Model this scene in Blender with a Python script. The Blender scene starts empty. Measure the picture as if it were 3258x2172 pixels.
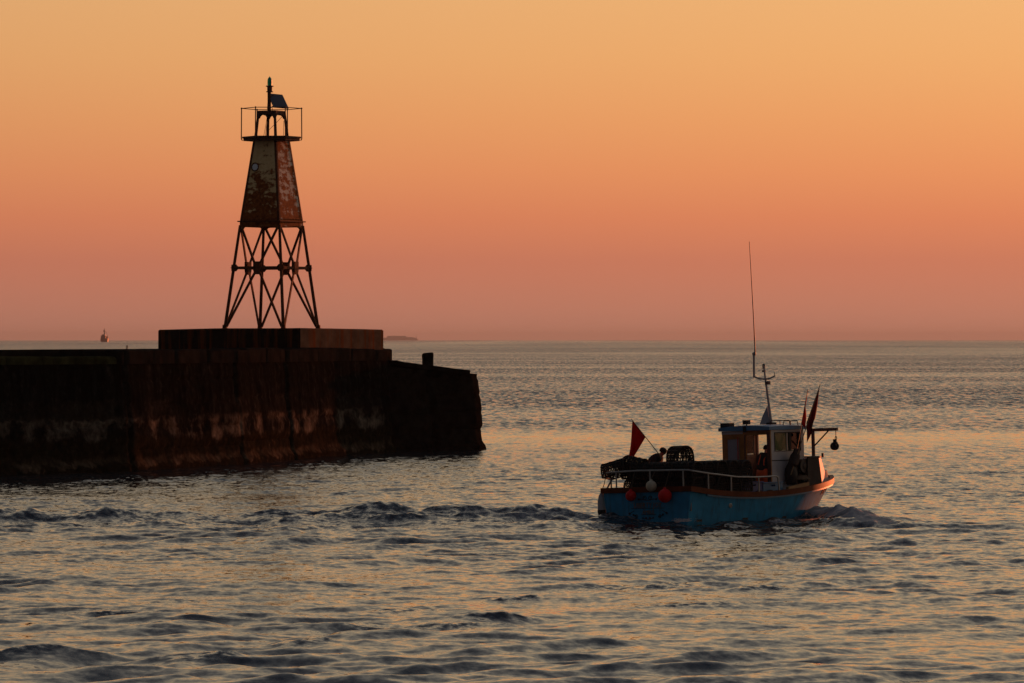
import bpy, math, random
import numpy as np
from mathutils import Vector, Matrix, noise as mnoise

random.seed(7)
rng = np.random.default_rng(11)
sc = bpy.context.scene
COL = sc.collection
R = math.radians

# ---------------------------------------------------------------- camera
F = 14932.0            # focal length in photo pixels (165 mm lens)
CX, HY, EYE = 1629.0, 1080.5, 5.4
cam_d = bpy.data.cameras.new("camera")
cam = bpy.data.objects.new("camera", cam_d)
COL.objects.link(cam)
cam.location = (0, 0, EYE)
cam.rotation_euler = (R(90), 0, 0)
cam_d.sensor_width = 36.0
cam_d.lens = 165.0
cam_d.shift_y = -(1086.0 - HY) / 3258.0
cam_d.clip_start = 1.0
cam_d.clip_end = 300000.0
sc.camera = cam

# ---------------------------------------------------------------- light
SUN_AZ, SUN_EL = 31.0, 2.6      # degrees right of the view direction, above the horizon
sdir = Vector((math.sin(R(SUN_AZ)) * math.cos(R(SUN_EL)), math.cos(R(SUN_AZ)) * math.cos(R(SUN_EL)), math.sin(R(SUN_EL))))
sun_d = bpy.data.lights.new("sun", 'SUN')
sun_d.energy = 4.3
sun_d.angle = R(0.5)
sun_d.color = (1.0, 0.21, 0.07)
sun = bpy.data.objects.new("sun", sun_d)
COL.objects.link(sun)
sun.location = sdir * 60
sun.rotation_euler = (-sdir).to_track_quat('-Z', 'Y').to_euler()

def s2l(c):
    return tuple(((v / 255.0) / 12.92 if v / 255.0 <= 0.04045 else ((v / 255.0 + 0.055) / 1.055) ** 2.4) for v in c)

W = bpy.data.worlds.new("World")
sc.world = W
W.use_nodes = True
wn, wl = W.node_tree.nodes, W.node_tree.links
wn.clear()
def wnode(t, **k):
    n = wn.new(t)
    for a, b in k.items():
        setattr(n, a, b)
    return n
w_out = wnode('ShaderNodeOutputWorld')
w_tc = wnode('ShaderNodeTexCoord')
w_sep = wnode('ShaderNodeSeparateXYZ')
wl.new(w_tc.outputs['Generated'], w_sep.inputs[0])
def wmath(op, a, b=None, clamp=False):
    n = wnode('ShaderNodeMath', operation=op)
    n.use_clamp = clamp
    for i, v in enumerate((a, b)):
        if v is None:
            continue
        if isinstance(v, (int, float)):
            n.inputs[i].default_value = v
        else:
            wl.new(v, n.inputs[i])
    return n.outputs[0]
# elevation ramp: sqrt spreads the low part of the sky over the ramp
el = wmath('SQRT', wmath('MAXIMUM', w_sep.outputs[2], 0.0))
SKY = [  # (sine of elevation, colour as displayed)
    (0.0, (190, 125, 104)), (0.004, (193, 125, 101)), (0.0095, (199, 124, 97)), (0.017, (206, 122, 91)),
    (0.026, (223, 131, 88)), (0.036, (233, 146, 92)), (0.047, (237, 159, 98)), (0.060, (239, 171, 106)),
    (0.075, (239, 178, 114)), (0.11, (230, 180, 130)), (0.17, (212, 183, 144)), (0.27, (202, 183, 155)),
    (0.40, (178, 169, 155)), (0.58, (140, 139, 139)), (0.80, (100, 106, 120)), (1.0, (68, 80, 104))]
ramp = wnode('ShaderNodeValToRGB')
cr = ramp.color_ramp
cr.interpolation = 'LINEAR'
while len(cr.elements) < len(SKY):
    cr.elements.new(0.5)
for e, (z, c) in zip(cr.elements, SKY):
    e.position = math.sqrt(z)
for e, (z, c) in zip(cr.elements, SKY):
    e.color = (*s2l(c), 1)
wl.new(el, ramp.inputs[0])
# brightness round the horizon: strongest towards the sun, dim and cool behind the viewer
sx, sy = math.sin(R(SUN_AZ)), math.cos(R(SUN_AZ))
hl = wmath('SQRT', wmath('ADD', wmath('MULTIPLY', w_sep.outputs[0], w_sep.outputs[0]), wmath('MULTIPLY', w_sep.outputs[1], w_sep.outputs[1])))
dt = wmath('DIVIDE', wmath('ADD', wmath('MULTIPLY', w_sep.outputs[0], sx), wmath('MULTIPLY', w_sep.outputs[1], sy)), wmath('MAXIMUM', hl, 0.001))
g = wmath('POWER', wmath('MAXIMUM', wmath('MULTIPLY', wmath('ADD', dt, 1.0), 0.5), 0.0), 2.6)
lum = wmath('ADD', wmath('MULTIPLY', g, 0.87), 0.265)
back = wnode('ShaderNodeMix', data_type='RGBA')
back.inputs['A'].default_value = (0.16, 0.18, 0.23, 1)
wl.new(ramp.outputs[0], back.inputs['B'])
wl.new(wmath('ADD', wmath('MULTIPLY', wmath('POWER', g, 0.35), 0.95), 0.06, True), back.inputs['Factor'])
scl = wnode('ShaderNodeMix', data_type='RGBA', blend_type='MULTIPLY')
scl.inputs['Factor'].default_value = 1.0
wl.new(back.outputs['Result'], scl.inputs['A'])
comb = wnode('ShaderNodeCombineColor')
for i in range(3):
    wl.new(lum, comb.inputs[i])
wl.new(comb.outputs[0], scl.inputs['B'])
sky = wnode('ShaderNodeTexSky', sky_type='NISHITA')
sky.sun_disc = False
sky.sun_elevation = R(SUN_EL)
sky.sun_rotation = R(SUN_AZ)
sky.dust_density = 3.0
bg1 = wnode('ShaderNodeBackground')
bg1.inputs[1].default_value = 1.0
wl.new(scl.outputs['Result'], bg1.inputs[0])
bg2 = wnode('ShaderNodeBackground')
bg2.inputs[1].default_value = 0.004
wl.new(sky.outputs[0], bg2.inputs[0])
w_add = wnode('ShaderNodeAddShader')
wl.new(bg1.outputs[0], w_add.inputs[0])
wl.new(bg2.outputs[0], w_add.inputs[1])
wl.new(w_add.outputs[0], w_out.inputs[0])

vs = sc.view_settings
sc.display_settings.display_device = 'sRGB'
vs.view_transform = 'Standard'
vs.look = 'None'
vs.exposure = 0.0
vs.gamma = 1.0
vs.use_curve_mapping = False

# ---------------------------------------------------------------- helpers
def at(px, py, D):
    """world point seen at photo pixel (px,py) at distance D"""
    return Vector(((px - CX) * D / F, D, EYE - (py - HY) * D / F))

class MB:
    def __init__(s):
        s.v, s.f, s.m = [], [], []
        s.cur = 0
    def add(s, vs, fs):
        o = len(s.v)
        s.v.extend([tuple(p) for p in vs])
        for f in fs:
            s.f.append(tuple(i + o for i in f))
            s.m.append(s.cur)
        return s
    def box(s, lo, hi, M=None):
        (x0, y0, z0), (x1, y1, z1) = lo, hi
        p = [Vector(q) for q in ((x0, y0, z0), (x1, y0, z0), (x1, y1, z0), (x0, y1, z0), (x0, y0, z1), (x1, y0, z1), (x1, y1, z1), (x0, y1, z1))]
        if M is not None:
            p = [M @ q for q in p]
        return s.add(p, [(0, 3, 2, 1), (4, 5, 6, 7), (0, 1, 5, 4), (1, 2, 6, 5), (2, 3, 7, 6), (3, 0, 4, 7)])
    def hexa(s, p):
        return s.add(p, [(0, 3, 2, 1), (4, 5, 6, 7), (0, 1, 5, 4), (1, 2, 6, 5), (2, 3, 7, 6), (3, 0, 4, 7)])
    def tube(s, pts, r, n=6, closed=False):
        pts = [Vector(p) for p in pts]
        k = len(pts)
        rs = r if isinstance(r, (list, tuple)) else [r] * k
        vs, fs = [], []
        up = None
        for i, p in enumerate(pts):
            if closed:
                t = (pts[(i + 1) % k] - pts[i - 1])
            else:
                t = pts[min(i + 1, k - 1)] - pts[max(i - 1, 0)]
            t = t.normalized() if t.length > 1e-9 else Vector((0, 0, 1))
            if up is None:
                up = Vector((0, 0, 1)) if abs(t.z) < 0.9 else Vector((0, 1, 0))
            a = t.cross(up)
            if a.length < 1e-6:
                a = t.cross(Vector((1, 0, 0)))
            a.normalize()
            b = t.cross(a).normalized()
            up = -b if (-b).dot(up) > 0 else b
            for j in range(n):
                q = 2 * math.pi * (j + 0.5) / n
                vs.append(p + (a * math.cos(q) + b * math.sin(q)) * rs[i])
        m = k if closed else k - 1
        for i in range(m):
            for j in range(n):
                i2 = (i + 1) % k
                fs.append((i * n + j, i * n + (j + 1) % n, i2 * n + (j + 1) % n, i2 * n + j))
        if not closed:
            fs.append(tuple(range(n - 1, -1, -1)))
            fs.append(tuple((k - 1) * n + j for j in range(n)))
        return s.add(vs, fs)
    def lathe(s, prof, n=16, M=None):
        vs, fs = [], []
        for r, z in prof:
            for j in range(n):
                q = 2 * math.pi * j / n
                p = Vector((max(r, 1e-4) * math.cos(q), max(r, 1e-4) * math.sin(q), z))
                vs.append(M @ p if M is not None else p)
        for i in range(len(prof) - 1):
            for j in range(n):
                fs.append((i * n + j, i * n + (j + 1) % n, (i + 1) * n + (j + 1) % n, (i + 1) * n + j))
        fs.append(tuple(range(n - 1, -1, -1)))
        fs.append(tuple((len(prof) - 1) * n + j for j in range(n)))
        return s.add(vs, fs)
    def ball(s, c, r, n=12, M=None, sq=(1, 1, 1)):
        prof = [(math.sin(math.pi * i / n), -math.cos(math.pi * i / n)) for i in range(n + 1)]
        T = Matrix.Translation(c) @ Matrix.Diagonal((r * sq[0], r * sq[1], r * sq[2], 1))
        if M is not None:
            T = M @ T
        return s.lathe(prof, n + 4, T)
    def loft(s, rings, close=True, caps=True):
        n = len(rings[0])
        vs = [p for r_ in rings for p in r_]
        fs = []
        for i in range(len(rings) - 1):
            for j in range(n if close else n - 1):
                fs.append((i * n + j, i * n + (j + 1) % n, (i + 1) * n + (j + 1) % n, (i + 1) * n + j))
        if caps and close:
            fs.append(tuple(range(n - 1, -1, -1)))
            fs.append(tuple((len(rings) - 1) * n + j for j in range(n)))
        return s.add(vs, fs)
    def prism(s, poly, z0, z1, M=None):
        a = [Vector((p[0], p[1], z0)) for p in poly]
        b = [Vector((p[0], p[1], z1)) for p in poly]
        if M is not None:
            a, b = [M @ p for p in a], [M @ p for p in b]
        return s.loft([a, b])
    def build(s, name, mat, parent=None, smooth=False):
        me = bpy.data.meshes.new(name)
        me.from_pydata(s.v, [], s.f)
        mats = mat if isinstance(mat, (list, tuple)) else [mat]
        for m_ in mats:
            me.materials.append(m_)
        if len(mats) > 1:
            me.polygons.foreach_set('material_index', s.m)
        if smooth:
            me.polygons.foreach_set('use_smooth', [True] * len(s.f))
            try:
                me.set_sharp_from_angle(angle=R(smooth if smooth > 1 else 40))
            except Exception:
                pass
        me.update()
        o = bpy.data.objects.new(name, me)
        COL.objects.link(o)
        if parent is not None:
            o.parent = parent
        return o

def tag(o, label=None, cat=None, group=None, kind=None):
    if label: o['label'] = label
    if cat: o['category'] = cat
    if group: o['group'] = group
    if kind: o['kind'] = kind
    return o
def thing(name, label, cat, M=None, group=None):
    o = bpy.data.objects.new(name, None)
    o.empty_display_size = 0.2
    COL.objects.link(o)
    if M is not None:
        o.matrix_world = M
    return tag(o, label, cat, group)

# ---- materials
def mk(name):
    m = bpy.data.materials.new(name)
    m.use_nodes = True
    nt = m.node_tree
    b = nt.nodes.get('Principled BSDF')
    return m, nt, b
def nnew(nt, t, **k):
    n = nt.nodes.new(t)
    for a, b in k.items():
        setattr(n, a, b)
    return n
def noise_node(nt, scale, detail=4.0, rough=0.55, vec=None, mapping=None):
    tc = nnew(nt, 'ShaderNodeTexCoord')
    v = tc.outputs['Object']
    if mapping is not None:
        mp = nnew(nt, 'ShaderNodeMapping')
        mp.inputs['Scale'].default_value = mapping
        nt.links.new(v, mp.inputs[0])
        v = mp.outputs[0]
    n = nnew(nt, 'ShaderNodeTexNoise')
    n.inputs['Scale'].default_value = scale
    n.inputs['Detail'].default_value = detail
    n.inputs['Roughness'].default_value = rough
    nt.links.new(v, n.inputs['Vector'])
    return n.outputs[0]
def ramp_node(nt, fac, stops, interp='LINEAR'):
    r_ = nnew(nt, 'ShaderNodeValToRGB')
    r_.color_ramp.interpolation = interp
    els = r_.color_ramp.elements
    while len(els) < len(stops):
        els.new(0.5)
    for e, (p, c) in zip(els, stops):
        e.position = p
    for e, (p, c) in zip(els, stops):
        e.color = (*c, 1) if len(c) == 3 else c
    nt.links.new(fac, r_.inputs[0])
    return r_.outputs[0]
def mixc(nt, fac, a, b, blend='MIX'):
    n = nnew(nt, 'ShaderNodeMix', data_type='RGBA', blend_type=blend)
    for s_, v in (('Factor', fac), ('A', a), ('B', b)):
        if isinstance(v, (int, float)):
            n.inputs[s_].default_value = v
        elif isinstance(v, tuple):
            n.inputs[s_].default_value = (*v, 1) if len(v) == 3 else v
        else:
            nt.links.new(v, n.inputs[s_])
    return n.outputs['Result']
def mathn(nt, op, a, b=None, c=None, clamp=False):
    n = nnew(nt, 'ShaderNodeMath', operation=op)
    n.use_clamp = clamp
    for i, v in enumerate((a, b, c)):
        if v is None: continue
        if isinstance(v, (int, float)): n.inputs[i].default_value = v
        else: nt.links.new(v, n.inputs[i])
    return n.outputs[0]
def paint(name, c, rough=0.5, var=0.25, scale=6.0, metal=0.0, bump=0.0, spec=0.5):
    m, nt, b = mk(name)
    n = noise_node(nt, scale)
    lo = tuple(x * (1 - var) for x in c)
    hi = tuple(min(1, x * (1 + var)) for x in c)
    nt.links.new(ramp_node(nt, n, [(0.3, lo), (0.7, hi)]), b.inputs['Base Color'])
    b.inputs['Roughness'].default_value = rough
    b.inputs['Metallic'].default_value = metal
    b.inputs['Specular IOR Level'].default_value = spec
    if bump:
        bp = nnew(nt, 'ShaderNodeBump')
        bp.inputs['Strength'].default_value = 0.6
        bp.inputs['Distance'].default_value = bump
        nt.links.new(noise_node(nt, scale * 4), bp.inputs['Height'])
        nt.links.new(bp.outputs[0], b.inputs['Normal'])
    return m

# ---------------------------------------------------------------- where the boat floats (needed by the wake)
PHI, HEEL = R(49.0), R(-2.2)
BC = Vector((5.267, 136.3, 0.0))                       # starboard corner of the transom
BP = Vector((-math.sin(PHI), math.cos(PHI), 0))        # to port
BU = Vector((math.cos(PHI), math.sin(PHI), 0))         # ahead
BM = Matrix.Translation(BC + BP * 1.72) @ Matrix.Rotation(PHI, 4, 'Z') @ Matrix.Rotation(HEEL, 4, 'X')
BMI = BM.inverted()

# ---------------------------------------------------------------- sea
def build_sea():
    rows = [42.0]
    while rows[-1] < 760:
        rows.append(rows[-1] + 0.055 * (rows[-1] / 67.0) ** 1.3)
    rows += list(np.exp(np.linspace(math.log(rows[-1] * 1.03), math.log(60000.0), 40)))
    rows = np.array(rows)
    th = np.arange(-7.4, 7.4, 0.042)
    ext = 7.4 + np.cumsum(np.linspace(0.06, 2.2, 46))
    th = np.radians(np.concatenate([-ext[::-1], th, ext]))
    T, D = np.meshgrid(th, rows)
    X = D * np.tan(np.clip(T, -0.9, 0.9))
    Y = D + 0 * T
    sp = 0.055 * (D / 67.0) ** 1.3
    sp = np.maximum(sp, np.where(np.abs(T) < R(7.6), 0.00075 * D, 0.02 * D))
    far = np.clip((760 - D) / 300, 0, 1)
    # slow patches of rougher and smoother water
    patch = (np.sin(0.21 * X + 0.33 * Y + 1.0) * np.sin(0.13 * X - 0.17 * Y + 2.1) + np.sin(0.07 * X + 0.11 * Y) * 0.6 + np.sin(0.55 * X + 0.21 * Y + 4.0) * np.sin(0.3 * Y - 0.12 * X) * 0.5)
    patch = np.clip(0.9 + 0.38 * patch, 0.3, 1.6)
    Z = np.zeros_like(X); DX = np.zeros_like(X); DY = np.zeros_like(X)
    n = 120
    lam = np.exp(rng.uniform(math.log(0.26), math.log(6.0), n))
    lam[:8] = rng.uniform(7, 16, 8)
    for i in range(n):
        k = 2 * math.pi / lam[i]
        d = rng.normal(R(-62), R(42))
        s = 0.031 * math.exp(-((math.log(lam[i]) - math.log(1.45)) / 1.0) ** 2) * rng.uniform(0.6, 1.3)
        if lam[i] > 6.5: s = 0.0045
        a = s / k
        kx, ky = k * math.cos(d), k * math.sin(d)
        ph = rng.uniform(0, 2 * math.pi)
        w = np.clip((lam[i] / sp - 2.5) / 3.0, 0, 1) * far
        if lam[i] < 4: w = w * patch
        if lam[i] > 1.0: w = w * (1 - 0.78 * np.clip((D - 120) / 110, 0, 1))
        arg = kx * X + ky * Y + ph
        Z += a * w * np.sin(arg)
        c = a * w * np.cos(arg) * 0.85
        DX += c * math.cos(d); DY += c * math.sin(d)
    foam = np.zeros_like(X); chop = np.zeros_like(X)
    def vn(x, y, f, seed):   # cheap smooth pseudo noise
        r_ = np.random.default_rng(seed)
        o = 0
        for _ in range(5):
            a, p, q = r_.uniform(0, 6.28), r_.uniform(0, 6.28), r_.uniform(0.6, 1.6)
            o = o + np.sin(f * q * (math.cos(a) * x + math.sin(a) * y) + p)
        return o / 3.0
    def ridge(x0, y0, x1, y1, h, w, wob=0.3, seed=1, tail=1.0, fo=0.0):
        """a steep crest along a line, steeper on the side nearer the viewer"""
        nonlocal Z, foam, chop
        dx, dy = x1 - x0, y1 - y0
        L = math.hypot(dx, dy)
        ux, uy = dx / L, dy / L
        t = (X - x0) * ux + (Y - y0) * uy
        s = -(X - x0) * uy + (Y - y0) * ux
        s = s + wob * vn(t, 0 * t, 1.3, seed)
        env = np.clip(t / (tail + 1e-6), 0, 1) * np.clip((L - t) / (tail + 1e-6), 0, 1)
        env = env * env * (3 - 2 * env)
        am = h * env * np.clip(0.95 + 0.2 * vn(t, 0 * t, 0.8, seed + 50), 0.6, 1.2)
        sw = np.where(s < 0, w * 0.75, w * 1.5)
        prof = 1.0 / (1 + (np.abs(s) / sw) ** 1.6) - 0.12
        rough = 1 + 0.14 * vn(X, 0.4 * Y, 3.0, seed + 70) + 0.13 * vn(X, Y, 6.0, seed + 90) + 0.12 * vn(X, Y, 13.0, seed + 95)
        pr = np.clip(prof, 0, 1)
        Z += am * pr * rough * far
        chop = np.maximum(chop, np.clip(pr * 1.6, 0, 1) * env)
        if fo: foam = np.maximum(foam, fo * np.clip(pr * 1.4, 0, 1) * env)
        return am, s
    # wake trailing to the left of the stern
    ridge(-24.0, 137.6, 5.6, 138.6, 0.17, 1.1, 0.45, 2, 1.5)
    ridge(-23.0, 136.4, -10.4, 138.2, 0.36, 1.0, 0.4, 3, 2.0)
    ridge(-15.0, 134.6, -7.0, 135.4, 0.16, 0.7, 0.4, 4, 2)
    ridge(-13.4, 138.8, -3.2, 138.9, 0.24, 0.9, 0.35, 5, 1.6)
    ridge(-8.0, 136.8, -0.2, 137.6, 0.19, 0.8, 0.4, 6, 1.6)
    ridge(-5.4, 138.9, 2.2, 139.2, 0.28, 0.9, 0.35, 7, 1.4)
    ridge(-0.6, 139.2, 5.2, 138.0, 0.25, 0.9, 0.35, 8, 1.0)
    ridge(-3.5, 136.0, 5.0, 135.6, 0.15, 0.7, 0.5, 9, 1.6)
    # diverging bow wave, a string of short crests running back towards the lower left
    for (px, py, half, h, sd) in ((2604, 1700, 1.0, 0.22, 11), (2520, 1685, 0.8, 0.2, 29), (2480, 1782, .8, 0.20, 12), (2490, 1880, 1.1, 0.17, 13), (2060, 1868, 1.5, 0.19, 14), (2190, 1930, 1.2, 0.14, 30),
                              (1590, 1970, 0.75, 0.23, 15), (1500, 1990, 0.8, 0.11, 21), (1262, 1994, 0.95, 0.17, 16), (1640, 1908, 0.6, 0.15, 22),
                              (955, 2052, 0.62, 0.19, 17), (650, 2100, 0.5, 0.20, 18), (200, 2085, 0.9, 0.12, 19),
                              (1300, 1945, 0.9, 0.12, 23), (520, 1915, 0.9, 0.12, 24), (420, 1955, 0.8, 0.11, 25), (110, 2095, 0.9, 0.12, 26), (2700, 1700, 1.2, 0.11, 27), (1900, 1795, 1.6, 0.09, 28)):
        D0 = EYE * F / (py - HY)
        x0 = (px - CX) * D0 / F
        ridge(x0 - half * 1.3, D0 - 0.6, x0 + half * 1.3, D0 + 0.5, h * 0.62, 0.26, 0.25, sd, half * 1.2)
    # churned water round the hull, in boat coordinates
    bx = (X - (BC.x + BP.x * 1.72)); by = (Y - (BC.y + BP.y * 1.72))
    A = bx * BU.x + by * BU.y
    P = bx * BP.x + by * BP.y
    near = (np.abs(X - 8) < 16) & (np.abs(Y - 138) < 16)
    hw = 1.7 * (1 - np.clip((A - 4) / 4.1, 0, 1) ** 2.0)
    out = np.abs(P) - hw
    churn = np.exp(-np.clip(out, 0, 9) / 0.8) * np.clip((A + 2.5) / 2, 0, 1) * np.clip((9.3 - A) / 1.0, 0, 1)
    Z += np.where(near, churn * (0.05 * vn(X, Y, 5.5, 31) + 0.06 * vn(X, Y, 2.6, 32)), 0)
    # the bow wave proper, thrown off the stem and running back clear of the starboard side
    ridge(9.15, 143.6, 10.45, 133.8, 0.30, 0.75, 0.3, 41, 1.2, 0.95)
    ridge(9.0, 142.0, 9.75, 136.2, 0.22, 0.6, 0.3, 42, 1.0, 0.9)
    ridge(7.4, 138.2, 9.9, 134.6, 0.20, 0.45, 0.3, 43, 0.8, 0.6)
    ridge(5.6, 135.2, 8.4, 136.8, 0.12, 0.4, 0.3, 44, 0.8, 0.5)
    ridge(9.2, 143.6, 5.0, 147.5, 0.25, 0.6, 0.3, 45, 1.0, 0.8)
    bwv = np.clip(foam - 0.1, 0, 1) * near
    Z += bwv * (0.04 * vn(X, Y, 5.0, 71) + 0.035 * vn(X, Y, 9.5, 72) + 0.025 * vn(X, Y, 15.0, 73))
    wk = np.exp(-((Y - 138.2) / 1.5) ** 2) * np.clip((4.8 - X) / 1.5, 0, 1) * np.clip((X + 9) / 8, 0, 1)
    Z += wk * (0.05 * vn(X, Y, 5.2, 45) + 0.035 * vn(X, Y, 9.0, 46))
    foam = np.maximum(foam, wk * 0.62)
    wk2 = np.exp(-((Y - 135.5) / 3.2) ** 2) * np.clip((6 - X) / 2, 0, 1) * np.clip((X + 26) / 6, 0, 1)
    chop = np.maximum(chop, wk2 * np.clip(0.55 + 0.5 * vn(X, 0.3 * Y, 0.8, 61), 0, 1))
    Z += wk2 * (0.018 * vn(X, Y, 4.5, 62) + 0.03 * vn(X, 0.5 * Y, 2.4, 63))
    foam = np.maximum(foam, np.where(near, churn * 0.6, 0))
    # water drawn down a little along the hull so the planking shows to its foot
    Z -= np.where(near, 0.10 * np.exp(-np.clip(out, 0, 9) / 0.6) * np.clip((A - 1.5) / 2, 0, 1) * np.clip((7.6 - A) / 1.5, 0, 1), 0)
    me = bpy.data.meshes.new("sea")
    nr, nc = X.shape
    co = np.stack([X + DX, Y + DY, Z], -1).reshape(-1, 3).astype(np.float32)
    idx = np.arange(nr * nc).reshape(nr, nc)
    q = np.stack([idx[:-1, :-1], idx[:-1, 1:], idx[1:, 1:], idx[1:, :-1]], -1).reshape(-1, 4)
    me.vertices.add(len(co)); me.vertices.foreach_set('co', co.ravel())
    me.loops.add(q.size); me.loops.foreach_set('vertex_index', q.ravel().astype(np.int32))
    me.polygons.add(len(q)); me.polygons.foreach_set('loop_start', np.arange(0, q.size, 4, dtype=np.int32))
    try:
        me.polygons.foreach_set('loop_total', np.full(len(q), 4, dtype=np.int32))
    except Exception:
        pass
    me.polygons.foreach_set('use_smooth', np.ones(len(q), dtype=bool))
    me.update(calc_edges=True)
    at_ = me.attributes.new("foam", 'FLOAT', 'POINT')
    at_.data.foreach_set('value', foam.ravel().astype(np.float32))
    at2 = me.attributes.new('chop', 'FLOAT', 'POINT')
    at2.data.foreach_set('value', chop.ravel().astype(np.float32))
    # material
    m, nt, b = mk("sea_water")
    L = nt.links.new
    geo = nnew(nt, 'ShaderNodeNewGeometry')
    sep = nnew(nt, 'ShaderNodeSeparateXYZ'); L(geo.outputs['Position'], sep.inputs[0])
    def slope(scale, amp, detail, sc3):
        mp = nnew(nt, 'ShaderNodeMapping'); mp.inputs['Scale'].default_value = sc3
        L(geo.outputs['Position'], mp.inputs[0])
        nz = nnew(nt, 'ShaderNodeTexNoise'); nz.inputs['Scale'].default_value = scale
        nz.inputs['Detail'].default_value = detail; nz.inputs['Roughness'].default_value = 0.6
        L(mp.outputs[0], nz.inputs['Vector'])
        v = nnew(nt, 'ShaderNodeVectorMath', operation='SUBTRACT'); L(nz.outputs['Color'], v.inputs[0]); v.inputs[1].default_value = (0.5, 0.5, 0.5)
        w = nnew(nt, 'ShaderNodeVectorMath', operation='MULTIPLY'); L(v.outputs[0], w.inputs[0]); w.inputs[1].default_value = (amp, amp, 0)
        return w.outputs[0]
    # smooth lanes far out: long streaks across the view
    lane_n = nnew(nt, 'ShaderNodeTexNoise'); lane_n.inputs['Scale'].default_value = 1.0; lane_n.inputs['Detail'].default_value = 3
    mp = nnew(nt, 'ShaderNodeMapping'); mp.inputs['Scale'].default_value = (0.005, 0.016, 1); L(geo.outputs['Position'], mp.inputs[0]); L(mp.outputs[0], lane_n.inputs['Vector'])
    lane = ramp_node(nt, lane_n.outputs[0], [(0.36, (0.66,) * 3), (0.62, (1.15,) * 3)])
    yy = mathn(nt, 'ADD', sep.outputs[1], mathn(nt, 'MULTIPLY', mathn(nt, 'SUBTRACT', lane_n.outputs[0], 0.5), 60.0))
    band = mathn(nt, 'DIVIDE', mathn(nt, 'SUBTRACT', yy, 256.0), 24.0)
    band = mathn(nt, 'MULTIPLY', mathn(nt, 'POWER', 2.718, mathn(nt, 'MULTIPLY', mathn(nt, 'MULTIPLY', band, band), -1.0)), 0.55)
    band2 = mathn(nt, 'DIVIDE', mathn(nt, 'SUBTRACT', yy, 590.0), 26.0)
    band2 = mathn(nt, 'MULTIPLY', mathn(nt, 'POWER', 2.718, mathn(nt, 'MULTIPLY', mathn(nt, 'MULTIPLY', band2, band2), -1.0)), 0.4)
    lane = mathn(nt, 'MULTIPLY', lane, mathn(nt, 'SUBTRACT', mathn(nt, 'SUBTRACT', 1.0, band), band2))
    lane2 = nnew(nt, 'ShaderNodeTexNoise'); lane2.inputs['Scale'].default_value = 1.0; lane2.inputs['Detail'].default_value = 4
    lg = mathn(nt, 'DIVIDE', 20000.0, mathn(nt, 'MAXIMUM', sep.outputs[1], 60.0))
    cb = nnew(nt, 'ShaderNodeCombineXYZ'); L(mathn(nt, 'MULTIPLY', sep.outputs[0], 0.0016), cb.inputs[0]); L(mathn(nt, 'MULTIPLY', lg, 0.20), cb.inputs[1]); L(cb.outputs[0], lane2.inputs['Vector'])
    fl = nnew(nt, 'ShaderNodeMapRange'); L(sep.outputs[1], fl.inputs[0])
    for k_, v_ in zip((1, 2, 3, 4), (350.0, 900.0, 0.0, 1.0)): fl.inputs[k_].default_value = v_
    l2 = ramp_node(nt, lane2.outputs[0], [(0.38, (0.70,) * 3), (0.5, (1.0,) * 3), (0.62, (1.25,) * 3)])
    mixl = nnew(nt, 'ShaderNodeMix', data_type='FLOAT'); L(fl.outputs[0], mixl.inputs[0]); mixl.inputs[2].default_value = 1.0; L(l2, mixl.inputs[3])
    lane = mathn(nt, 'MULTIPLY', lane, mixl.outputs[0])
    # small ripples everywhere; longer unmodelled waves only where the mesh grows too coarse for them
    farw = nnew(nt, 'ShaderNodeMapRange'); L(sep.outputs[1], farw.inputs[0])
    for k_, v_ in zip((1, 2, 3, 4), (110.0, 420.0, 0.0, 1.0)): farw.inputs[k_].default_value = v_
    s1 = slope(4.5, 0.78, 3.5, (1, 1, 1))
    nr_ = nnew(nt, 'ShaderNodeMapRange'); L(sep.outputs[1], nr_.inputs[0])
    for k_, v_ in zip((1, 2, 3, 4), (75.0, 165.0, 0.55, 1.0)): nr_.inputs[k_].default_value = v_
    cho = nnew(nt, 'ShaderNodeAttribute', attribute_name='chop')
    sc_ = nnew(nt, 'ShaderNodeVectorMath', operation='SCALE'); L(s1, sc_.inputs[0]); L(mathn(nt, 'ADD', nr_.outputs[0], mathn(nt, 'MULTIPLY', cho.outputs['Fac'], 1.3)), sc_.inputs['Scale']); s1 = sc_.outputs[0]
    s2 = slope(2.2, 1.35, 4.0, (1, 0.14, 1))
    f2 = nnew(nt, 'ShaderNodeVectorMath', operation='SCALE'); L(s2, f2.inputs[0]); L(farw.outputs[0], f2.inputs['Scale'])
    ad = nnew(nt, 'ShaderNodeVectorMath', operation='ADD'); L(s1, ad.inputs[0]); L(f2.outputs[0], ad.inputs[1])
    lean = nnew(nt, 'ShaderNodeCombineXYZ'); L(mathn(nt, 'SUBTRACT', mathn(nt, 'MULTIPLY', farw.outputs[0], -0.17), 0.03), lean.inputs[1])
    ad2 = nnew(nt, 'ShaderNodeVectorMath', operation='ADD'); L(ad.outputs[0], ad2.inputs[0]); L(lean.outputs[0], ad2.inputs[1])
    ad = ad2
    lf = nnew(nt, 'ShaderNodeVectorMath', operation='SCALE'); L(ad.outputs[0], lf.inputs[0]); L(lane, lf.inputs['Scale'])
    nn = nnew(nt, 'ShaderNodeVectorMath', operation='ADD'); L(geo.outputs['Normal'], nn.inputs[0]); L(lf.outputs[0], nn.inputs[1])
    nm = nnew(nt, 'ShaderNodeVectorMath', operation='NORMALIZE'); L(nn.outputs[0], nm.inputs[0])
    L(nm.outputs[0], b.inputs['Normal'])
    b.inputs['IOR'].default_value = 1.333
    b.inputs['Roughness'].default_value = 0.06
    fa = nnew(nt, 'ShaderNodeAttribute', attribute_name='foam')
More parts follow.
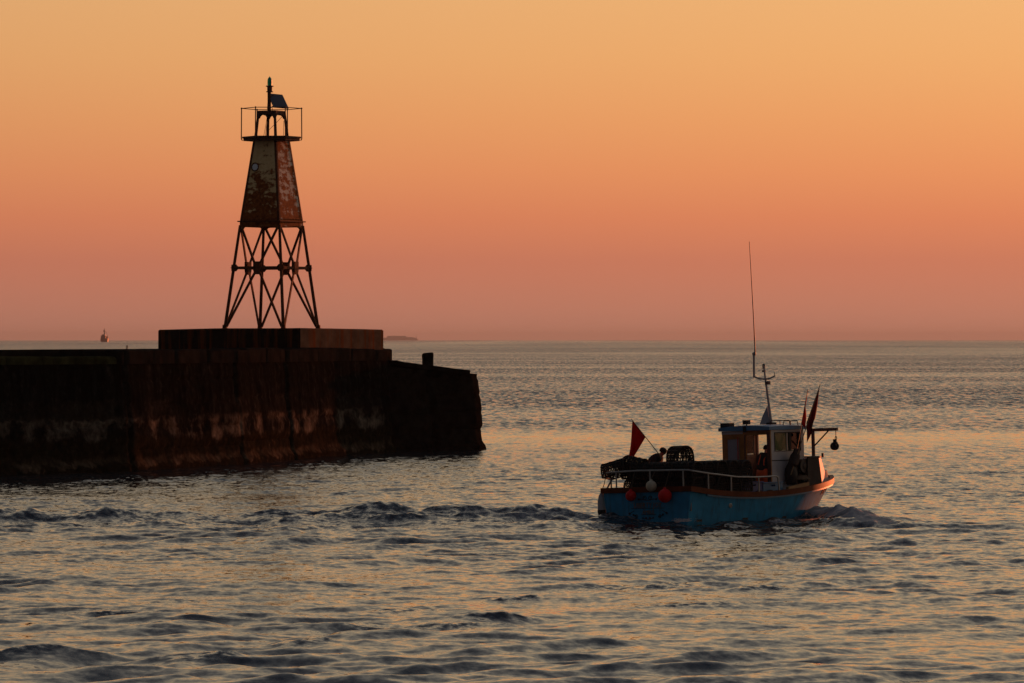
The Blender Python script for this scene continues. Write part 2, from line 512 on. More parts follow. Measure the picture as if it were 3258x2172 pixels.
    mp2 = nnew(nt, 'ShaderNodeMapping'); mp2.inputs['Scale'].default_value = (1, 0.6, 2); L(geo.outputs['Position'], mp2.inputs[0])
    fnz = nnew(nt, 'ShaderNodeTexNoise'); fnz.inputs['Scale'].default_value = 6.0; fnz.inputs['Detail'].default_value = 6; fnz.inputs['Roughness'].default_value = 0.7; L(mp2.outputs[0], fnz.inputs['Vector'])
    ff = mathn(nt, 'SUBTRACT', mathn(nt, 'ADD', mathn(nt, 'MULTIPLY', fa.outputs['Fac'], 0.9), fnz.outputs[0]), 0.98)
    ff = mathn(nt, 'MULTIPLY', ff, 3.2, clamp=True)
    L(mixc(nt, ff, (0.022, 0.026, 0.030), (0.30, 0.29, 0.30)), b.inputs['Base Color'])
    L(mathn(nt, 'ADD', mathn(nt, 'MULTIPLY', ff, 0.6), 0.05), b.inputs['Roughness'])
    me.materials.append(m)
    o = bpy.data.objects.new("sea", me)
    COL.objects.link(o)
    tag(o, kind='structure')
    return o
sea = build_sea()

# ---------------------------------------------------------------- island, lighthouse and ship on the horizon
def build_far():
    D = 38000.0
    k = D / F
    mb = MB()
    prof = [(1180, 4), (1206, 7), (1216, 8.5), (1230, 9), (1233, 14.5), (1255, 15.0), (1275, 14.3), (1292, 14.6), (1294, 11), (1312, 10.5), (1322, 8), (1326, 6.5), (1332, 0.3)]
    rings = []
    for px, h in prof:
        x = (px - CX) * k
        hh = h * k
        rings.append([Vector((x, D - 90, -3)), Vector((x, D - 60, hh * 0.75)), Vector((x, D - 20, hh)), Vector((x, D + 60, hh * 0.9)), Vector((x, D + 120, -3))])
    mb.loft(rings)
    isl = mb.build("island", paint("island_turf", (0.10, 0.10, 0.07), 0.9, 0.4, 0.02), None, True)
    tag(isl, kind='structure')
    t = MB()
    x = (1325 - CX) * k
    M = Matrix.Translation((x, D - 20, 6.5 * k))
    t.lathe([(3.2, 0), (2.7, 14), (2.4, 22), (3.3, 22.2), (3.3, 23.2), (1.8, 23.3), (1.8, 26), (1.2, 27.5), (0.1, 28.5)], 14, M)
    o = t.build("lighthouse", paint("lighthouse_wall", (0.55, 0.53, 0.5), 0.8))
    tag(o, "thin faint lighthouse tower on the right end of the hazy low island", "lighthouse")
    # ship seen stern-on
    D = 11500.0
    k = D / F
    r = thing("ship", "small dark ship on the horizon above the left part of the pier", "ship", Matrix.Translation(((332.5 - CX) * k, D, 0)))
    steel = paint("ship_steel", (0.045, 0.03, 0.03), 0.6)
    pale = paint("ship_pale", (0.12, 0.11, 0.10), 0.6)
    w = 12.5 * k
    h = MB()
    rings = []
    for y, s_ in ((-14, 0.92), (-6, 1.0), (10, 1.0), (22, 0.6), (30, 0.08)):
        sh = 8.5 + max(0, y) * 0.08
        rings.append([Vector((-w * s_ * 0.9, y, -1)), Vector((-w * s_, y, sh)), Vector((w * s_, y, sh)), Vector((w * s_ * 0.9, y, -1))])
    h.loft(rings)
    h.build("hull", steel, r)
    s_ = MB()
    s_.box((-w * 0.86, -8, 8.3), (w * 0.35, 6, 15.8))
    s_.box((-w * 0.62, -6, 15.6), (w * 0.18, 4, 18.6))
    s_.box((w * 0.45, -9, 8.3), (w * 0.92, -6, 14.0))
    s_.build("superstructure", steel, r)
    f_ = MB()
    f_.tube([(-w * 0.05, 0, 18.4), (-w * 0.05, 0, 33)], 0.8, 6)
    f_.tube([(-w * 0.05, 0, 28), (w * 0.55, 0, 22), (w * 0.8, 0, 14)], 0.35, 5)
    f_.box((-w * 0.3, -0.6, 25.2), (w * 0.12, 0.6, 28.6))
    f_.build("mast", steel, r)
    c_ = MB()
    c_.lathe([(1.7, 0), (1.5, 4.5), (1.8, 4.6), (1.8, 5.2)], 10, Matrix.Translation((w * 0.05, -5, 18.3)))
    c_.build("funnel", pale, r)
    # gull gliding over the sea at the left edge
    D = 520.0
    p = at(3.2, 1081, D)
    g = MB()
    gm = Matrix.Translation(p) @ Matrix.Rotation(R(38), 4, 'Y') @ Matrix.Rotation(R(15), 4, 'Z')
    sx_ = 0.16
    body = [Matrix.Translation((0, y, 0)) for y in (0,)]
    g.ball((0, 0, 0), 1, 8, gm, (0.022, 0.075, 0.02))
    for s1 in (-1, 1):
        rings = []
        for t_, zz, ch in ((0.1, 0.0, 0.05), (0.45, 0.02, 0.05), (0.75, 0.012, 0.035), (1.0, -0.012, 0.008)):
            x = s1 * sx_ * t_ 
            rings.append([gm @ Vector((x, ch * 0.6, zz)), gm @ Vector((x, 0, zz + 0.006)), gm @ Vector((x, -ch * 0.7, zz)), gm @ Vector((x, 0, zz - 0.004))])
        g.loft(rings)
    go = g.build("sea_bird", paint("bird_feather", (0.06, 0.045, 0.04), 0.8), None, True)
    tag(go, "tiny dark bird flying low over the sea at the far left edge", "bird")
build_far()

def build_haze():
    m, nt, b = mk("haze_air")
    out = nt.nodes['Material Output']
    nt.nodes.remove(b)
    v = nnew(nt, 'ShaderNodeVolumePrincipled')
    v.inputs['Color'].default_value = (0.52, 0.68, 0.76, 1)
    v.inputs['Density'].default_value = 2.3e-5
    v.inputs['Anisotropy'].default_value = 0.2
    nt.links.new(v.outputs[0], out.inputs['Volume'])
    h = MB()
    h.box((-85000, -400, -12), (85000, 66000, 95))
    o = h.build("haze", m)
    tag(o, kind='stuff')
build_haze()

# ---------------------------------------------------------------- pier
def fnoise(p, s, o=4):
    return mnoise.fractal(Vector((p[0] * s, p[1] * s, p[2] * s)), 1.0, 2.0, o)

def stone_material():
    m, nt, b = mk("pier_stone")
    L = nt.links.new
    geo = nnew(nt, 'ShaderNodeNewGeometry')
    sep = nnew(nt, 'ShaderNodeSeparateXYZ'); L(geo.outputs['Position'], sep.inputs[0])
    n1 = noise_node(nt, 0.55, 6, 0.65)
    n2 = noise_node(nt, 3.0, 6, 0.65)
    n3 = noise_node(nt, 1.0, 5, 0.7, mapping=(2.2, 2.2, 0.25))     # runs down the face
    base = ramp_node(nt, n2, [(0.28, (0.004, 0.0038, 0.0034)), (0.55, (0.0095, 0.0092, 0.0085)), (0.8, (0.03, 0.027, 0.024))])
    stain = ramp_node(nt, n3, [(0.42, (0.32,) * 3), (0.62, (1.25,) * 3)])
    base = mixc(nt, 0.85, base, stain, 'MULTIPLY')
    z = mathn(nt, 'ADD', sep.outputs[2], mathn(nt, 'MULTIPLY', mathn(nt, 'SUBTRACT', n1, 0.5), 1.5))
    # bare pale stone where the waves have scoured it, between the weed and the weathered courses
    pale = ramp_node(nt, n2, [(0.3, (0.025, 0.022, 0.019)), (0.7, (0.17, 0.145, 0.115))])
    bandm = ramp_node(nt, mathn(nt, 'DIVIDE', z, 5.0), [(0.23, (0,) * 3), (0.29, (1,) * 3), (0.43, (1,) * 3), (0.455, (0.12,) * 3), (0.60, (0.1,) * 3), (0.62, (0,) * 3)])
    patch = ramp_node(nt, n1, [(0.45, (0.02,) * 3), (0.62, (1,) * 3)])
    base = mixc(nt, mathn(nt, 'MULTIPLY', bandm, patch), base, pale)
    # weed and wet below
    wet = ramp_node(nt, mathn(nt, 'DIVIDE', z, 5.0), [(0.0, (1,) * 3), (0.235, (1,) * 3), (0.27, (0,) * 3)])
    weed = ramp_node(nt, n2, [(0.4, (0.008, 0.007, 0.005)), (0.62, (0.02, 0.016, 0.010)), (0.78, (0.10, 0.07, 0.045))])
    base = mixc(nt, wet, base, weed)
    barn = ramp_node(nt, mathn(nt, 'DIVIDE', z, 5.0), [(0.0, (0,) * 3), (0.045, (0,) * 3), (0.06, (1,) * 3), (0.095, (1,) * 3), (0.13, (0,) * 3)])
    barnc = ramp_node(nt, n2, [(0.35, (0.03, 0.024, 0.018)), (0.7, (0.16, 0.12, 0.085))])
    bpatch = ramp_node(nt, n1, [(0.40, (0.1,) * 3), (0.60, (1,) * 3)])
    base = mixc(nt, mathn(nt, 'MULTIPLY', mathn(nt, 'MULTIPLY', barn, bpatch), 0.6), base, barnc)
    L(base, b.inputs['Base Color'])
    b.inputs['Roughness'].default_value = 0.85
    b.inputs['Specular IOR Level'].default_value = 0.0
    bp = nnew(nt, 'ShaderNodeBump'); bp.inputs['Strength'].default_value = 0.5; bp.inputs['Distance'].default_value = 0.05
    L(n2, bp.inputs['Height']); L(bp.outputs[0], b.inputs['Normal'])
    return m
STONE = stone_material()
DARKSTONE = paint("nose_stone", (0.013, 0.0115, 0.010), 0.9, 0.6, 2.0, bump=0.05, spec=0.0)
CONC = paint("dark_concrete", (0.012, 0.0115, 0.0105), 0.9, 0.5, 1.4, bump=0.03, spec=0.0)
GRASSY = paint("green_algae", (0.05, 0.065, 0.018), 0.95, 0.5, 3.0, bump=0.03)

def wall_sheet(mb, pts, ztop, inset, joints, z0=-0.8, step=0.13, seed=0, amp=1.0):
    """weathered masonry face along a polyline of base points; returns the top edge"""
    P = [Vector((p[0], p[1], 0)) for p in pts]
    cum = [0]
    for a, c in zip(P, P[1:]):
        cum.append(cum[-1] + (c - a).length)
    tot = cum[-1]
    def point(s):
        for i in range(len(P) - 1):
            if s <= cum[i + 1] or i == len(P) - 2:
                t = (s - cum[i]) / (cum[i + 1] - cum[i])
                return P[i].lerp(P[i + 1], t)
    ss = [tot * i / max(2, int(tot / step)) for i in range(int(tot / step) + 1)]
    nz = int((ztop(0) - z0) / step) + 2
    rnd = random.Random(seed)
    offs = [rnd.uniform(-0.05, 0.05) for _ in range(len(joints) + 1)]
    courses = [0.95, 1.85, 2.75, 3.65, 4.42]
    grid = []
    for s in ss:
        p = point(s)
        t = (point(min(tot, s + 0.6)) - point(max(0, s - 0.6))).normalized()
        nrm = Vector((t.y, -t.x, 0))
        col = []
        for j in range(nz + 1):
            z = z0 + (ztop(s) - z0) * j / nz
            q = p + nrm * (-inset * z / 5.0)
            k = 0
            d = 0
            for i_, js in enumerate(joints):
                wob = 0.12 * math.sin(z * 1.7 + i_) + 0.1 * fnoise((i_ * 7, z, 1), 0.9)
                if s > js + wob: k = i_ + 1
                g = abs(s - js - wob)
                if g < 0.2: d -= (0.16 if i_ % 2 == 0 else 0.09) * (1 - g / 0.2)
            d += offs[k]
            for i_, cz in enumerate(courses):
                wz = cz + 0.10 * math.sin(k * 2.1 + i_) + 0.05 * fnoise((s, i_ * 5, 0), 0.7)
                g = abs(z - wz)
                if g < 0.11: d -= 0.07 * (1 - g / 0.11)
                if z < wz: d += 0.02 * math.sin(k * 3.3 + i_ * 1.7)
            d += amp * (0.05 * fnoise((q.x, q.y, z * 1.6), 0.4) + 0.018 * fnoise((q.x + 9, q.y, z * 1.5), 1.6))
            if z < 1.25: d -= 0.14 * min(1, (1.25 - z) / 0.4) * (0.5 + 0.5 * fnoise((q.x, q.y, 3), 0.8))
            if z < 0.45: d += 0.16 * min(1, (0.45 - z) / 0.25)
            col.append(q + nrm * d + Vector((0, 0, z)))
        grid.append(col)
    vs = [v for c in grid for v in c]
    n = nz + 1
    fs = [(i * n + j, (i + 1) * n + j, (i + 1) * n + j + 1, i * n + j + 1) for i in range(len(ss) - 1) for j in range(nz)]
    mb.add(vs, fs)
    return [c[-1] for c in grid], tot

FRONT = [(-58.0, 136.0), (-38.0, 153.0), (-27.0, 163.4), (-20.3, 178.0), (-20.25, 186.2), (-15.43, 193.4), (-11.52, 204.1), (-9.77, 212.4), (-7.80, 220.3), (-5.73, 225.9), (-5.45, 229.0), (-6.6, 233.5)]
FRONT = [(-70.0, 141.0), (-45.0, 159.0), (-30.0, 173.5), (-20.3, 186.2), (-15.43, 193.4), (-11.52, 204.1), (-9.77, 212.4), (-7.80, 220.3), (-5.73, 225.9), (-5.45, 229.0), (-6.8, 234.0)]
def build_pier():
    r = thing("stone_pier", "long dark weathered stone pier with cracked block face, waterline weed and pale scoured stone", "pier", Matrix.Translation((-14, 214, 0)))
    off = Matrix.Translation((14, -214, 0))
    P = [Vector((p[0], p[1])) for p in FRONT]
    cum = [0]
    for a, c in zip(P, P[1:]): cum.append(cum[-1] + (c - a).length)
    def s_at_px(px):
        best = None
        for i in range(len(P) - 2):
            for k in range(60):
                q = P[i].lerp(P[i + 1], k / 60)
                e = abs(CX + q.x * F / q.y - px)
                if best is None or e < best[0]: best = (e, cum[i] + (cum[i + 1] - cum[i]) * k / 60)
        return best[1]
    joints = sorted([cum[1] * 0.5, cum[1], s_at_px(-160)] + [s_at_px(v) for v in (55, 425, 780, 936, 1092)])
    s385, s0 = s_at_px(392), s_at_px(0)
    def ztop(s):
        return 4.62 if s < s385 - 0.3 else (4.62 + 0.34 * min(1, (s - s385 + 0.3) / 0.3) if s < s385 else 4.96)
    mb = MB()
    ztop0 = lambda s: 4.62
    top, tot = wall_sheet(mb, FRONT, lambda s: 4.62, 0.5, joints, seed=3)
    for k in range(len(mb.v)):
        mb.v[k] = tuple(off @ Vector(mb.v[k]))
    wall = mb.build("wall", STONE, r, 50)
    # coping: separate slabs along the edge, low over the first stretch, high beyond it
    cp = MB()
    hi = MB()
    n = len(top)
    ds = tot / (n - 1)
    def nrm(i):
        t = (top[min(n - 1, i + 4)] - top[max(0, i - 4)]).normalized()
        return Vector((t.y, -t.x, 0))
    rnd = random.Random(5)
    i = 0
    while i < n - 3:
        ln = int(rnd.uniform(2.2, 3.6) / ds)
        j = min(n - 1, i + ln)
        if abs((i + ln) * ds - s385) < 1.2: j = min(n - 1, int(s385 / ds))
        low = (i * ds) < s385 - 0.5
        za = 4.40
        zb = (4.70 if low else 5.0) + rnd.uniform(-0.03, 0.03)
        if i * ds > s_at_px(1130): zb -= 0.06
        dpt = 1.6
        o = rnd.uniform(-0.01, 0.02)
        rings = []
        m = max(2, j - i)
        for q in range(i, j + 1):
            e = min(q - i, j - q)
            pr = o + 0.10 - (0.05 if e == 0 else 0) + 0.03 * fnoise(top[q], 1.5)
            zt = zb - (0.03 if e == 0 else 0) + 0.035 * fnoise(top[q], 0.9)
            a = Vector((top[q].x, top[q].y, 0)) ; nn = nrm(q)
            f0 = a + nn * pr
            b0 = a - nn * dpt
            rings.append([off @ p for p in (f0 + Vector((0, 0, za)), f0 + Vector((0, 0, zt - 0.06)), f0 - nn * 0.07 + Vector((0, 0, zt)), b0 + Vector((0, 0, zt)), b0 + Vector((0, 0, za)))])
        if len(rings) > 1:
            if low: cp.cur = 1
            else: cp.cur = 0
            cp.loft(rings)
        i = j
        if j >= n - 1: break
    cp.build("coping", [CONC, paint("coping_algae", (0.030, 0.032, 0.014), 0.95, 0.6, 1.6, bump=0.03, spec=0.0)], r, 40)
    # deck behind the coping; over the low stretch a raised inner deck stands back from the edge
    dk = MB()
    back, mid, mid2 = [], [], []
    for q in range(0, n, 6):
        a = top[q]; nn = nrm(q)
        back.append(a - nn * 11.5)
        mid.append(a - nn * 1.5)
    rings = []
    for q, (a, c) in enumerate(zip(mid, back)):
        s = q * 6 * ds
        low = s < s385 - 0.3
        zt = 4.98
        if s < s0 + 0.5: zt = 4.86 + 0.12 * max(0, 1 - abs(s - s0 - 0.5) / 1.5)
        zf = zt + 0.03 * fnoise(a, 0.8)
        if s > s_at_px(1130): zf -= 0.06
        nn = nrm(q * 6)
        st = (a - nn * 1.0) if low else a
        rings.append([off @ Vector(p) for p in ((st.x, st.y, -0.8), (st.x, st.y, zf), (c.x, c.y, zt - 0.02), (c.x, c.y, -0.8))])
    dk.loft(rings)
    dk.build("deck", CONC, r)
    # iron ring standing at the deck edge
    rg = MB()
    pr_ = at(404.0, 1105, 199.0)
    M = off @ Matrix.Translation((pr_.x, pr_.y, 5.08)) @ Matrix.Rotation(R(60), 4, 'Z') @ Matrix.Rotation(R(12), 4, 'Y')
    rg.tube([M @ Vector((0.05 * math.cos(t), 0, 0.075 * math.sin(t))) for t in [2 * math.pi * k / 14 for k in range(14)]], 0.016, 6, True)
    rg.tube([M @ Vector((0, 0, -0.16)), M @ Vector((0, 0, -0.06))], 0.022, 6)
    rg.build("mooring_ring", paint("ring_iron", (0.03, 0.02, 0.016), 0.7), r)
    # pale plate of old mortar near the left edge
    # lower nose block at the seaward end
    nb = MB()
    npts = [(-6.6, 226.2), (-5.0, 227.3), (-3.2, 228.6), (-1.64, 229.75), (-1.30, 230.6), (-2.6, 236.5), (-6.0, 240.0)]
    t2, _ = wall_sheet(nb, npts, lambda s: 3.72 + 0.42 * max(0, 1 - s / 6.5), 0.5, [3.4], seed=9, amp=0.8)
    cxx = sum(p.x for p in t2) / len(t2); cyy = sum(p.y for p in t2) / len(t2)
    o = len(nb.v)
    nb.v.append((cxx - 1.5, cyy + 1, 4.0))
    nb_i = []
    base_n = o // len(t2)
    for k in range(len(t2)):
        nb_i.append((k + 1) * base_n - 1)
    for k in range(len(t2) - 1):
        nb.f.append((nb_i[k], nb_i[k + 1], o)); nb.m.append(0)
    for k in range(len(nb.v)): nb.v[k] = tuple(off @ Vector(nb.v[k]))
    nb.build("nose_block", DARKSTONE, r, 50)
    sl = MB()
    A0, A1 = at(1262, 1150, 227.6), at(1494, 1177, 229.3)
    rings = []
    for k in range(15):
        t = k / 14
        p = A0.lerp(A1, t)
        zt = p.z + 0.03 * fnoise(p, 1.7) + (0.05 if k == 0 else 0)
        dpt = 5.5
        dr = Vector((-0.55, 0.83, 0))
        f_ = Vector((p.x, p.y, 0)) - dr * (0.05 + 0.03 * fnoise(p, 1.1))
        b_ = f_ + dr * dpt
        th_ = 0.2 + 0.05 * t
        rings.append([off @ v for v in (f_ + Vector((0, 0, zt - th_)), f_ + Vector((0, 0, zt)), b_ + Vector((0, 0, zt)), b_ + Vector((0, 0, zt - th_)))])
    sl.loft(rings)
    sl.build("nose_slab", DARKSTONE, r)
    return r
pier = build_pier()

# stone bollard on the nose
def build_bollard():
    D = 230.5
    p = at(1361, 1164, D)
    k = D / F
    rings = []
    prof = [(-19, 17.5, 0), (-12, 18, 4), (-4, 18.2, 14), (0, 18.3, 24), (0, 19.5, 34), (0, 18.5, 41), (0, 14, 44.5)]
    for (_, hw, h) in prof:
        w = hw * k
        d = w * 0.8
        rg = []
        for a in range(12):
            q = 2 * math.pi * a / 12
            c, s = math.cos(q), math.sin(q)
            e = 1 / max(abs(c), abs(s)) ** 0.75
            v = Vector((c * w * e * 0.98, s * d * e, h * k + 0.02 * c * h / 40))
            v += Vector((1, 1, 0)) * 0.012 * fnoise((c * 3, s * 3, h), 0.6)
            rg.append(v)
        rings.append(rg)
    mb = MB(); mb.loft(rings)
    o = mb.build("stone_bollard", DARKSTONE, None, 50)
    o.location = (p.x, p.y, p.z - 0.03)
    tag(o, "short squared stone bollard standing on the low seaward end of the pier", "bollard")
build_bollard()

# ---------------------------------------------------------------- plinth under the beacon
TD = 226.0
TX = (864 - CX) / F * TD
ANG = [R(-73), R(17), R(107), R(197)]
def build_plinth():
    m, nt, b = mk("plinth_concrete")
    L = nt.links.new
    n = noise_node(nt, 1.6, 6, 0.65)
    st = noise_node(nt, 1.0, 5, 0.6, mapping=(3.0, 3.0, 0.2))
    c = ramp_node(nt, n, [(0.3, (0.012, 0.009, 0.007)), (0.7, (0.035, 0.025, 0.02))])
    rust = ramp_node(nt, st, [(0.50, (0,) * 3), (0.62, (1,) * 3)])
    geo = nnew(nt, 'ShaderNodeNewGeometry')
    # the face towards the open sea is painted lighter as if sunlit, and streaked with rust from the tower foot
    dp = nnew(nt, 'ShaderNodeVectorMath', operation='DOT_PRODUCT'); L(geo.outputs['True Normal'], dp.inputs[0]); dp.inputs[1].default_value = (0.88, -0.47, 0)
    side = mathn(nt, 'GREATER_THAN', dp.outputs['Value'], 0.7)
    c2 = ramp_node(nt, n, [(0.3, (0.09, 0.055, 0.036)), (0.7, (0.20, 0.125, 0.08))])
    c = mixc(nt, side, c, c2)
    c = mixc(nt, mathn(nt, 'MULTIPLY', rust, 0.75), c, (0.20, 0.05, 0.012))
    L(c, b.inputs['Base Color']); b.inputs['Roughness'].default_value = 0.9
    b.inputs['Specular IOR Level'].default_value = 0.0
    k = TD / F
    Rr = 368.7 * k
    mb = MB()
    c4 = [Vector((Rr * math.cos(a), Rr * math.sin(a), 0)) for a in ANG]
    ztop = [5.95, 5.89, 5.92, 5.88]
    ring0, ring1, ring2, ring3 = [], [], [], []
    per = 10
    for i in range(4):
        a, d = c4[i], c4[(i + 1) % 4]
        for j in range(per):
            t = j / per
            p = a.lerp(d, t)
            z = ztop[i] * (1 - t) + ztop[(i + 1) % 4] * t + 0.025 * fnoise(p + Vector((3, i, 0)), 0.9)
            if j in (0,):
                pass
            p = p * (1 + 0.004 * fnoise(p, 1.2))
            ring0.append(Vector((p.x, p.y, 4.90)))
            ring1.append(Vector((p.x, p.y, z - 0.06)))
            q = p * 0.988
            ring2.append(Vector((q.x, q.y, z)))
            q = p * 0.5
            ring3.append(Vector((q.x, q.y, 5.95)))
    mb.loft([ring0, ring1, ring2, ring3])
    o = mb.build("concrete_plinth", m)
    o.location = (TX, TD, 0)
    tag(o, "low square dark concrete plinth carrying the beacon tower, rust streaked on its right face", "plinth")
build_plinth()

# ---------------------------------------------------------------- beacon tower
def rust_plate():
    m, nt, b = mk("rusty_plate")
    L = nt.links.new
    tc = nnew(nt, 'ShaderNodeTexCoord')
    sep = nnew(nt, 'ShaderNodeSeparateXYZ'); L(tc.outputs['Object'], sep.inputs[0])
    n1 = noise_node(nt, 1.9, 7, 0.62, mapping=(1, 1, 2.1))
    n2 = noise_node(nt, 7.0, 6, 0.65)
    n3 = noise_node(nt, 3.2, 5, 0.6, mapping=(1.3, 1.3, 0.22))
    geo = nnew(nt, 'ShaderNodeNewGeometry')
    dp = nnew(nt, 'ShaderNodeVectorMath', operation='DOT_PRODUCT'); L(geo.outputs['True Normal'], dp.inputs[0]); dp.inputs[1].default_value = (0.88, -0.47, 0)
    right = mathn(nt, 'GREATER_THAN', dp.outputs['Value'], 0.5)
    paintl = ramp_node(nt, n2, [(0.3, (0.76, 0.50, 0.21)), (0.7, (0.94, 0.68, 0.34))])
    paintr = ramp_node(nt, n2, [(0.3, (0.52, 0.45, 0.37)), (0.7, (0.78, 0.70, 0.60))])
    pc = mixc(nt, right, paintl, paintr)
    rust = ramp_node(nt, n2, [(0.25, (0.07, 0.018, 0.005)), (0.5, (0.27, 0.07, 0.015)), (0.8, (0.5, 0.17, 0.04))])
    # more rust towards the foot of the plating, much more on the landward faces
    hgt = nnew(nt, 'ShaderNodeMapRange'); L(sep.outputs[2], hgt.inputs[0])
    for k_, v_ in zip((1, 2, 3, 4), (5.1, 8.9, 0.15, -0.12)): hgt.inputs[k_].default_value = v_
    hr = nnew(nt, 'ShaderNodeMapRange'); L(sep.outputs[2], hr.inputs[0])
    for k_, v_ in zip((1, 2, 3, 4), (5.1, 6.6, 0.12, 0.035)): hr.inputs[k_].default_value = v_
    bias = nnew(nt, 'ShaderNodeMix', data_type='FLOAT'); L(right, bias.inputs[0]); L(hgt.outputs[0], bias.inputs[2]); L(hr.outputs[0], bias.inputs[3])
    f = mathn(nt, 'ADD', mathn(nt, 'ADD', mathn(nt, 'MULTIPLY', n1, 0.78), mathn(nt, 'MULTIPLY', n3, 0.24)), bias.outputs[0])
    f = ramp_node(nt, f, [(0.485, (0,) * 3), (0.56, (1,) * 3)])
    c = mixc(nt, f, pc, rust)
    L(c, b.inputs['Base Color']); b.inputs['Roughness'].default_value = 0.8; b.inputs['Specular IOR Level'].default_value = 0.1
    bp = nnew(nt, 'ShaderNodeBump'); bp.inputs['Strength'].default_value = 0.4; bp.inputs['Distance'].default_value = 0.02
    L(n1, bp.inputs['Height']); L(bp.outputs[0], b.inputs['Normal'])
    return m
IRON = paint("rusty_iron", (0.13, 0.038, 0.013), 0.8, 0.6, 4.0, spec=0.3)
IRONT = paint("rusty_top_iron", (0.085, 0.035, 0.02), 0.75, 0.6, 5.0, spec=0.3)
def cpt(Rr, a, z): return Vector((Rr * math.cos(a), Rr * math.sin(a), z))
def build_beacon():
    r = thing("harbour_beacon", "tall rusty iron lattice beacon tower with plated upper body, railed gallery and green lamp", "beacon", Matrix.Translation((TX, TD, 5.92)))
    RF, RM, RB, RT = 2.31, 1.868, 1.553, 0.908
    ZM, ZB, ZG, ZT, ZP = 2.936, 5.176, 4.88, 9.05, 9.28
    for a in ANG:
        mb = MB()
        mb.tube([cpt(RF, a, 0), cpt(RM, a, ZM), cpt(RB, a, ZG + 0.1)], [0.085, 0.078, 0.07], 8)
        leg = mb.build("leg", IRON, r)
        s = MB()   # joint collar with bolted flanges
        c = cpt(RM, a, ZM)
        M = Matrix.Translation(c) @ Matrix.Rotation(a, 4, 'Z')
        s.box((-0.10, -0.10, -0.15), (0.10, 0.10, 0.15), M)
        s.box((-0.125, -0.125, -0.022), (0.125, 0.125, 0.022), M)
        s.build("collar", IRON, leg)
        f = MB()
        f.lathe([(0.2, 0.0), (0.2, 0.05), (0.12, 0.06), (0.11, 0.22)], 8, Matrix.Translation(cpt(RF, a, -0.02)))
        f.build("foot", IRON, leg)
    for i in range(4):
        a, d = ANG[i], ANG[(i + 1) % 4]
        m0 = (cpt(RM, a, ZM) + cpt(RM, d, ZM)) * 0.5
        out = Vector((m0.x, m0.y, 0)).normalized()
        tn = (cpt(RM, d, ZM) - cpt(RM, a, ZM)).normalized()
        # horizontal beam with haunched ends
        bm = MB()
        pa, pd = cpt(RM, a, ZM), cpt(RM, d, ZM)
        F3 = Matrix.Translation(m0) @ Matrix(((tn.x, out.x, 0, 0), (tn.y, out.y, 0, 0), (0, 0, 1, 0), (0, 0, 0, 1)))
        L = (pd - pa).length / 2
        poly = [(-L, -0.17), (-L + 0.11, -0.17), (-L + 0.21, -0.065), (L - 0.21, -0.065), (L - 0.11, -0.17), (L, -0.17), (L, 0.17), (L - 0.11, 0.17), (L - 0.21, 0.065), (-L + 0.21, 0.065), (-L + 0.11, 0.17), (-L, 0.17)]
        ra = [F3 @ Vector((p[0], -0.05, p[1])) for p in poly]
        rb = [F3 @ Vector((p[0], 0.05, p[1])) for p in poly]
        bm.loft([ra, rb])
        bm.build("beam", IRON, r)
        g = MB()
        hw = 0.19
        poly = [(-hw * 0.7, -0.32), (hw * 0.7, -0.32), (hw, -0.1), (hw, 0.3), (-hw, 0.3), (-hw, -0.1)]
        g.loft([[F3 @ Vector((p[0], 0.055, p[1])) for p in poly], [F3 @ Vector((p[0], 0.085, p[1])) for p in poly]])
        g.loft([[F3 @ Vector((p[0], -0.085, p[1])) for p in poly], [F3 @ Vector((p[0], -0.055, p[1])) for p in poly]])
        g.build("gusset_plate", IRON, r)
        for s_, (q, t_) in enumerate(((a, -1), (d, 1))):
            for (e0, e1) in ((m0 + tn * t_ * 0.16 + Vector((0, 0, 0.22)), cpt(RB + 0.02, q, ZG - 0.05) - tn * t_ * 0.13), (m0 + tn * t_ * 0.13 - Vector((0, 0, 0.22)), cpt(RF, q, 0.12) - tn * t_ * 0.1)):
                b_ = MB()
                ax = (e1 - e0).normalized()
                w = ax.cross(out).normalized() * 0.055
                o2 = out * 0.03
                b_.hexa([e0 - w - o2, e0 + w - o2, e0 + w + o2, e0 - w + o2, e1 - w - o2, e1 + w - o2, e1 + w + o2, e1 - w + o2])
                b_.build("brace", IRON, r)
    # girder under the plating with corner brackets
    gd = MB()
    for i in range(4):
        a, d = ANG[i], ANG[(i + 1) % 4]
        pa, pd = cpt(RB + 0.02, a, 0), cpt(RB + 0.02, d, 0)
        m0 = (pa + pd) / 2
        out = m0.normalized(); tn = (pd - pa).normalized(); L = (pd - pa).length / 2
        F3 = Matrix.Translation(m0) @ Matrix(((tn.x, out.x, 0, 0), (tn.y, out.y, 0, 0), (0, 0, 1, 0), (0, 0, 0, 1)))
        poly = [(-L, ZG - 0.1), (-L + 0.18, ZG - 0.1), (-L + 0.26, ZG), (-L + 0.36, ZG + 0.02), (L - 0.36, ZG + 0.02), (L - 0.26, ZG), (L - 0.18, ZG - 0.1), (L, ZG - 0.1), (L, ZB - 0.03), (-L, ZB - 0.03)]
        gd.loft([[F3 @ Vector((p[0], -0.06, p[1])) for p in poly], [F3 @ Vector((p[0], 0.0, p[1])) for p in poly]])
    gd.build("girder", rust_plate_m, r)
    fl = MB()
    fl.loft([[cpt(1.70, a, ZB - 0.035) for a in ANG], [cpt(1.70, a, ZB + 0.02) for a in ANG]])
    fl.build("flange", IRON, r)
    body = MB()
    body.loft([[cpt(RB, a, ZB + 0.02) for a in ANG], [cpt(RT, a, ZT) for a in ANG]])
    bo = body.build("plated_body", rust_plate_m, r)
    rv = MB()
